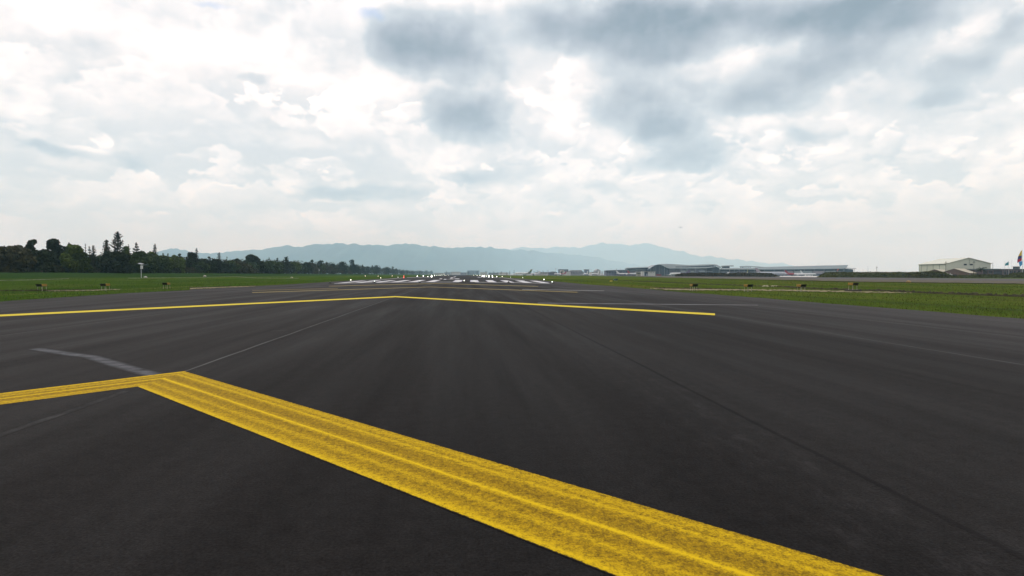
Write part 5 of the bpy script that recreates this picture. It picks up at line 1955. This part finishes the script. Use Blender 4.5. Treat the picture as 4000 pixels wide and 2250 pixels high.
# ------------------------------------------------------------------ big pale hangar and the sheds
m_hang = mat('hangar_green_white', (0.46, 0.48, 0.40), .6, .05, .1)
m_hroof = mat('hangar_roof', (0.47, 0.48, 0.41), .55, .05, .1)
m_trim = mat('hangar_trim', (0.14, 0.19, 0.17), .6, .1, 1)
m_tan = mat('shed_tan', (0.14, 0.10, 0.085), .85, .15, .6)
m_tanroof = mat('shed_roof', (0.34, 0.31, 0.24), .7, .12, .4)


def hangar():
    Y0 = 430
    C0 = base(3695, Y0)
    root = empty('hangar', C0, R(-11))
    tag(root, 'big pale green gabled hangar with two dark gable windows', 'hangar')
    w, L = 29.5, 40.0
    ze = at(3695, 1030, Y0).z - C0.z
    zr = at(3763, 1008.8, Y0).z - C0.z
    th_ = .5
    e = MB()
    e.prism([(0, 0, -.5), (w, 0, -.5), (w, L, -.5), (0, L, -.5)], [(0, 0, ze), (w, 0, ze), (w, L, ze), (0, L, ze)])
    e.prism([(0, 0, ze), (w, 0, ze), (w / 2, 0, zr)], [(0, L, ze), (w, L, ze), (w / 2, L, zr)])
    wl = e.build('wall', m_hang, root)
    rf = MB()
    for s in (0, 1):
        a, b_ = ((-.6, ze - .2), (w / 2, zr + .12)) if s == 0 else ((w / 2, zr + .12), (w + .6, ze - .2))
        lo = [(a[0], -.7, a[1]), (b_[0], -.7, b_[1]), (b_[0], L + .7, b_[1]), (a[0], L + .7, a[1])]
        rf.prism(lo, [(x_, y_, z_ + .35) for x_, y_, z_ in lo])
    rf.build('roof', m_hroof, root)
    tr = MB()
    for y_ in (0.1, 9, 18, 27, 36, 39.5):
        tr.box(-.14, y_, -.3, -.005, y_ + .3, ze - .3)
    tr.box(-.16, 0, ze - .75, -.006, L, ze - .45)
    tr.build('side_trim', m_trim, root)
    dp = MB()
    dp.box(w * .52, -.12, ze - 1.2, w * .52 + .18, -.005, zr - 1.0)
    dp.build('downpipe', m_trim, root)
    for x_ in (w * .40, w * .52 + .5):
        wn = MB()
        wn.box(x_, -.14, ze - 1.3, x_ + 1.9, -.01, ze - .15)
        wn.build('window', m_win, root)
    ex = MB()
    ex.box(w + .02, 4, ze - 5, w + 1.2, 12, ze - 1.5)
    ex.build('side_box', m_hang, root)


hangar()


def shed(px_apex, Y0, beta, w, L, apex_y, eave_y, label, door=True):
    A_ = base(px_apex, Y0)
    root = empty('gabled_shed', A_, beta)
    tag(root, label, 'shed', 'small gabled sheds in front of the hangar')
    zr = at(px_apex, apex_y, Y0).z - A_.z
    ze = at(px_apex, eave_y, Y0).z - A_.z
    e = MB()
    e.prism([(0, -w / 2, -.4), (L, -w / 2, -.4), (L, w / 2, -.4), (0, w / 2, -.4)], [(0, -w / 2, ze), (L, -w / 2, ze), (L, w / 2, ze), (0, w / 2, ze)])
    e.prism([(0, -w / 2, ze), (0, 0, zr), (0, w / 2, ze)], [(L, -w / 2, ze), (L, 0, zr), (L, w / 2, ze)])
    e.build('wall', m_tan, root)
    r_ = MB()
    for s in (-1, 1):
        lo = [(-.5, s * (w / 2 + .5), ze - .25), (L + .5, s * (w / 2 + .5), ze - .25), (L + .5, 0, zr + .06), (-.5, 0, zr + .06)]
        hi = [(x_, y_, z_ + .18) for x_, y_, z_ in lo]
        r_.prism(lo, hi)
    r_.build('roof', m_tanroof, root)
    if door:
        d_ = MB()
        d_.box(-.08, -1.6, -.2, -.01, 1.2, ze * .62)
        d_.build('door', m_win, root)
    wn = MB()
    wn.box(L * .45, -w / 2 - .06, ze * .25, L * .6, -w / 2 - .01, ze * .75)
    wn.build('window', m_box, root)
    wn = MB()
    wn.box(L * .7, -w / 2 - .06, ze * .25, L * .82, -w / 2 - .01, ze * .75)
    wn.build('window', m_box, root)
    return root


shed(3727, 404, R(38), 17, 24, 1050, 1066, 'brown gabled shed with dark doorway and long tan roof before the hangar')
shed(3651, 412, R(38), 15, 18, 1053, 1067, 'pale-roofed gabled shed half hidden by the thicket, left of the brown one')
cn = empty('white_canopy', base(3712.5, 384))
tag(cn, 'small white canopy beside the brown gabled shed', 'canopy')
frontal([(3705, 1074.5), (3720, 1074.5), (3720, 1071), (3705, 1071)], 384, 387, 'roof', m_box, cn)
for x in (3706, 3713, 3719):
    frontal([(x, 1082), (x + .6, 1082), (x + .6, 1074.4), (x, 1074.4)], 384.3, 384.5, 'post', m_steel, cn)
frontal([(3711.4, 1071), (3712.4, 1071), (3712.4, 1066), (3711.4, 1066)], 385, 385.2, 'finial', m_box, cn)

# flat-roofed building at the right
m_low = mat('low_wall_brown', (0.17, 0.14, 0.145), .85, .2, .5)
m_lowd = mat('low_wall_slate', (0.055, 0.06, 0.07), .8, .25, .5)
m_par = mat('parapet_teal', (0.09, 0.12, 0.125), .7, .15, .5)
YB = 405
lb2 = empty('flat_roofed_building', base(3930, YB))
tag(lb2, 'long flat-roofed brown building with dark bays at the right edge', 'building')
frontal([(3836, 1084), (4060, 1084), (4060, 1052.6), (3836, 1052.6)], YB, YB + 14, 'wall', m_low, lb2)
frontal([(3832, 1053.6), (3911, 1053.6), (3911, 1049.8), (3832, 1049.8)], YB - .8, YB + 15, 'parapet', m_par, lb2)
frontal([(3917, 1054), (4062, 1054), (4062, 1050.6), (3917, 1050.6)], YB - .8, YB + 15, 'parapet', m_lowd, lb2)
for x0, x1, y0, y1 in ((3841, 3858, 1070, 1056), (3863, 3876, 1068, 1057.5), (3883, 3914, 1076, 1056.5), (3923, 3928, 1072, 1060), (3932, 3937, 1072, 1058), (3947, 3955, 1072, 1059), (3962, 3967, 1070, 1058),
                       (3978, 3984, 1068, 1057), (3995, 4010, 1066, 1056)):
    frontal([(x0, y0), (x1, y0), (x1, y1), (x0, y1)], YB - .3, YB - .02, 'dark_bay', m_lowd if x1 - x0 > 12 else m_win, lb2)
for x in (3859, 3878, 3916, 3930, 3942, 3958, 3971, 3988):
    frontal([(x, 1080), (x + 2.2, 1080), (x + 2.2, 1054.2), (x, 1054.2)], YB - .7, YB - .32, 'pillar', m_low, lb2)
frontal([(3971, 1050.4), (3984, 1050.4), (3984, 1041.6), (3971, 1041.6)], YB + 2, YB + 5, 'rooftop_room', m_par, lb2)
frontal([(3969.6, 1041.5), (3984.6, 1041.5), (3984.6, 1040.6), (3969.6, 1040.6)], YB + 1.6, YB + 5.4, 'rooftop_slab', m_conc, lb2)


# ------------------------------------------------------------------ flags
def flag(px, top, Y, outline, bands, label, polem=m_box):
    """outline: function (s,t)->(px,py); s along the drop, t across; bands: [(t0, t1, material)]"""
    root, h = pole(px, top, Y, .075, label.replace('flag', 'flagpole', 1), 'flagpole', 'flagpole', head=False, m=polem)
    fr = empty('flag', at(*outline(0, 0), Y - .15))
    tag(fr, label, 'flag')
    o = fr.location
    for s0, s1, m_ in bands:
        mb = MB()
        n1, n2 = 8, 8
        gr_ = []
        for i in range(n1 + 1):
            s = s0 + (s1 - s0) * i / n1
            row = []
            for j in range(n2 + 1):
                t = j / n2
                x_, y_ = outline(s, t)
                row.append(at(x_, y_, Y - .15 + .22 * math.sin(t * 9 + s * 5) * t) - o)
            gr_.append(row)
        for i in range(n1):
            for j in range(n2):
                mb.quad(gr_[i][j], gr_[i][j + 1], gr_[i + 1][j + 1], gr_[i + 1][j])
        c_ = mb.build('stripe' if len(bands) > 1 else 'cloth', m_, fr, smooth=True)
        sm = c_.modifiers.new('solid', 'SOLIDIFY')
        sm.thickness = .02
    return fr


f_y = mat('flag_yellow', (0.70, 0.48, 0.04), .8, .08, 2)
f_b = mat('flag_blue', (0.035, 0.03, 0.16), .8, .08, 2)
f_r = mat('flag_red', (0.42, 0.02, 0.05), .8, .08, 2)
f_t = mat('flag_teal', (0.05, 0.30, 0.36), .8, .25, 1.5)
f_l = mat('flag_light_blue', (0.07, 0.33, 0.62), .8, .1, 2)


def big(s, t):
    yr_ = 976 + s * 42
    xr = 3992 - s * .5
    xl = np.interp(s, [0, .2, .5, .8, 1], [3990.5, 3985, 3977, 3974, 3974])
    drop = np.interp(s, [0, .3, 1], [0, 3, 9])
    return xr + (xl - xr) * t, yr_ + drop * t


flag(3992.8, 973, 395, big, [(0.05, .50, f_y), (.50, .76, f_b), (.76, 1.0, f_r)], 'large drooping flag striped yellow, dark blue and red')
flag(3940, 1017.5, 398, lambda s, t: (3940 - 14 * t, 1021 + 15 * s + t * (10 * (1 - s) + 2 * s)), [(0, 1, f_t)], 'teal flag flying over the flat-roofed building')
flag(3994.8, 1017, 388, lambda s, t: (3994 - (15 - 5 * s) * t, 1019 + 14 * s + t * (4 + 6 * s)), [(0, 1, f_l)], 'light blue flag just below the large striped flag')
for px, top, lab in ((3924, 1019, 'thin empty pole left of the teal flag'), (3951, 1012, 'thin empty pole right of the teal flag')):
    pole(px, top, 400, .05, lab, head=False, m=m_mull)

# ------------------------------------------------------------------ houses behind the left trees
m_brick = mat('house_brick', (0.26, 0.13, 0.095), .85, .25, .8)
for x0, x1, yt, Y, lab in ((62, 124, 1032, 262, 'low pink-brown brick house glimpsed behind the wide spreading tree'),
                           (208, 224, 1024, 285, 'narrow brick house wall glimpsed behind the tall knobbly tree'),
                           (800, 832, 1048, 420, 'brick house low behind the small knob-topped tree')):
    root = empty('brick_house', base((x0 + x1) / 2, Y))
    tag(root, lab, 'house', None)
    g_ = gy((x0 + x1) / 2, Y)
    frontal([(x0, g_), (x1, g_), (x1, yt), (x0, yt)], Y, Y + 8, 'wall', m_brick, root)
    roof_sheet([(x0 - 3, yt - .2), (x1 + 3, yt - .2)], [(x0 - 3, yt - 5), (x1 + 3, yt - 5)], Y - .8, Y + 5, .25, 'roof', m_tanroof, root)
    for k in range(2):
        xa = x0 + (x1 - x0) * (.2 + .4 * k)
        frontal([(xa, yt + 12), (xa + (x1 - x0) * .18, yt + 12), (xa + (x1 - x0) * .18, yt + 5), (xa, yt + 5)], Y - .1, Y - .01, 'window', m_win, root)

# ------------------------------------------------------------------ haze
hz = MB()
hz.box(-14400, -850, -11, 14400, 28400, 1600)
hm = bpy.data.materials.new('haze')
hm.use_nodes = True
T = NT(hm.node_tree)
T.n.clear()
pv = T.new('ShaderNodeVolumePrincipled')
pv.inputs['Color'].default_value = (0.46, 0.77, 1.0, 1)
pv.inputs['Absorption Color'].default_value = (1, 1, 1, 1)
pv.inputs['Density'].default_value = 0.000094
pv.inputs['Anisotropy'].default_value = 0.1
ou = T.new('ShaderNodeOutputMaterial')
T.l.new(pv.outputs[0], ou.inputs['Volume'])
ho = hz.build('haze', hm)
ho['kind'] = 'stuff'
tag(ho, 'pale blue haze lying over the whole airfield and the mountains', 'haze')
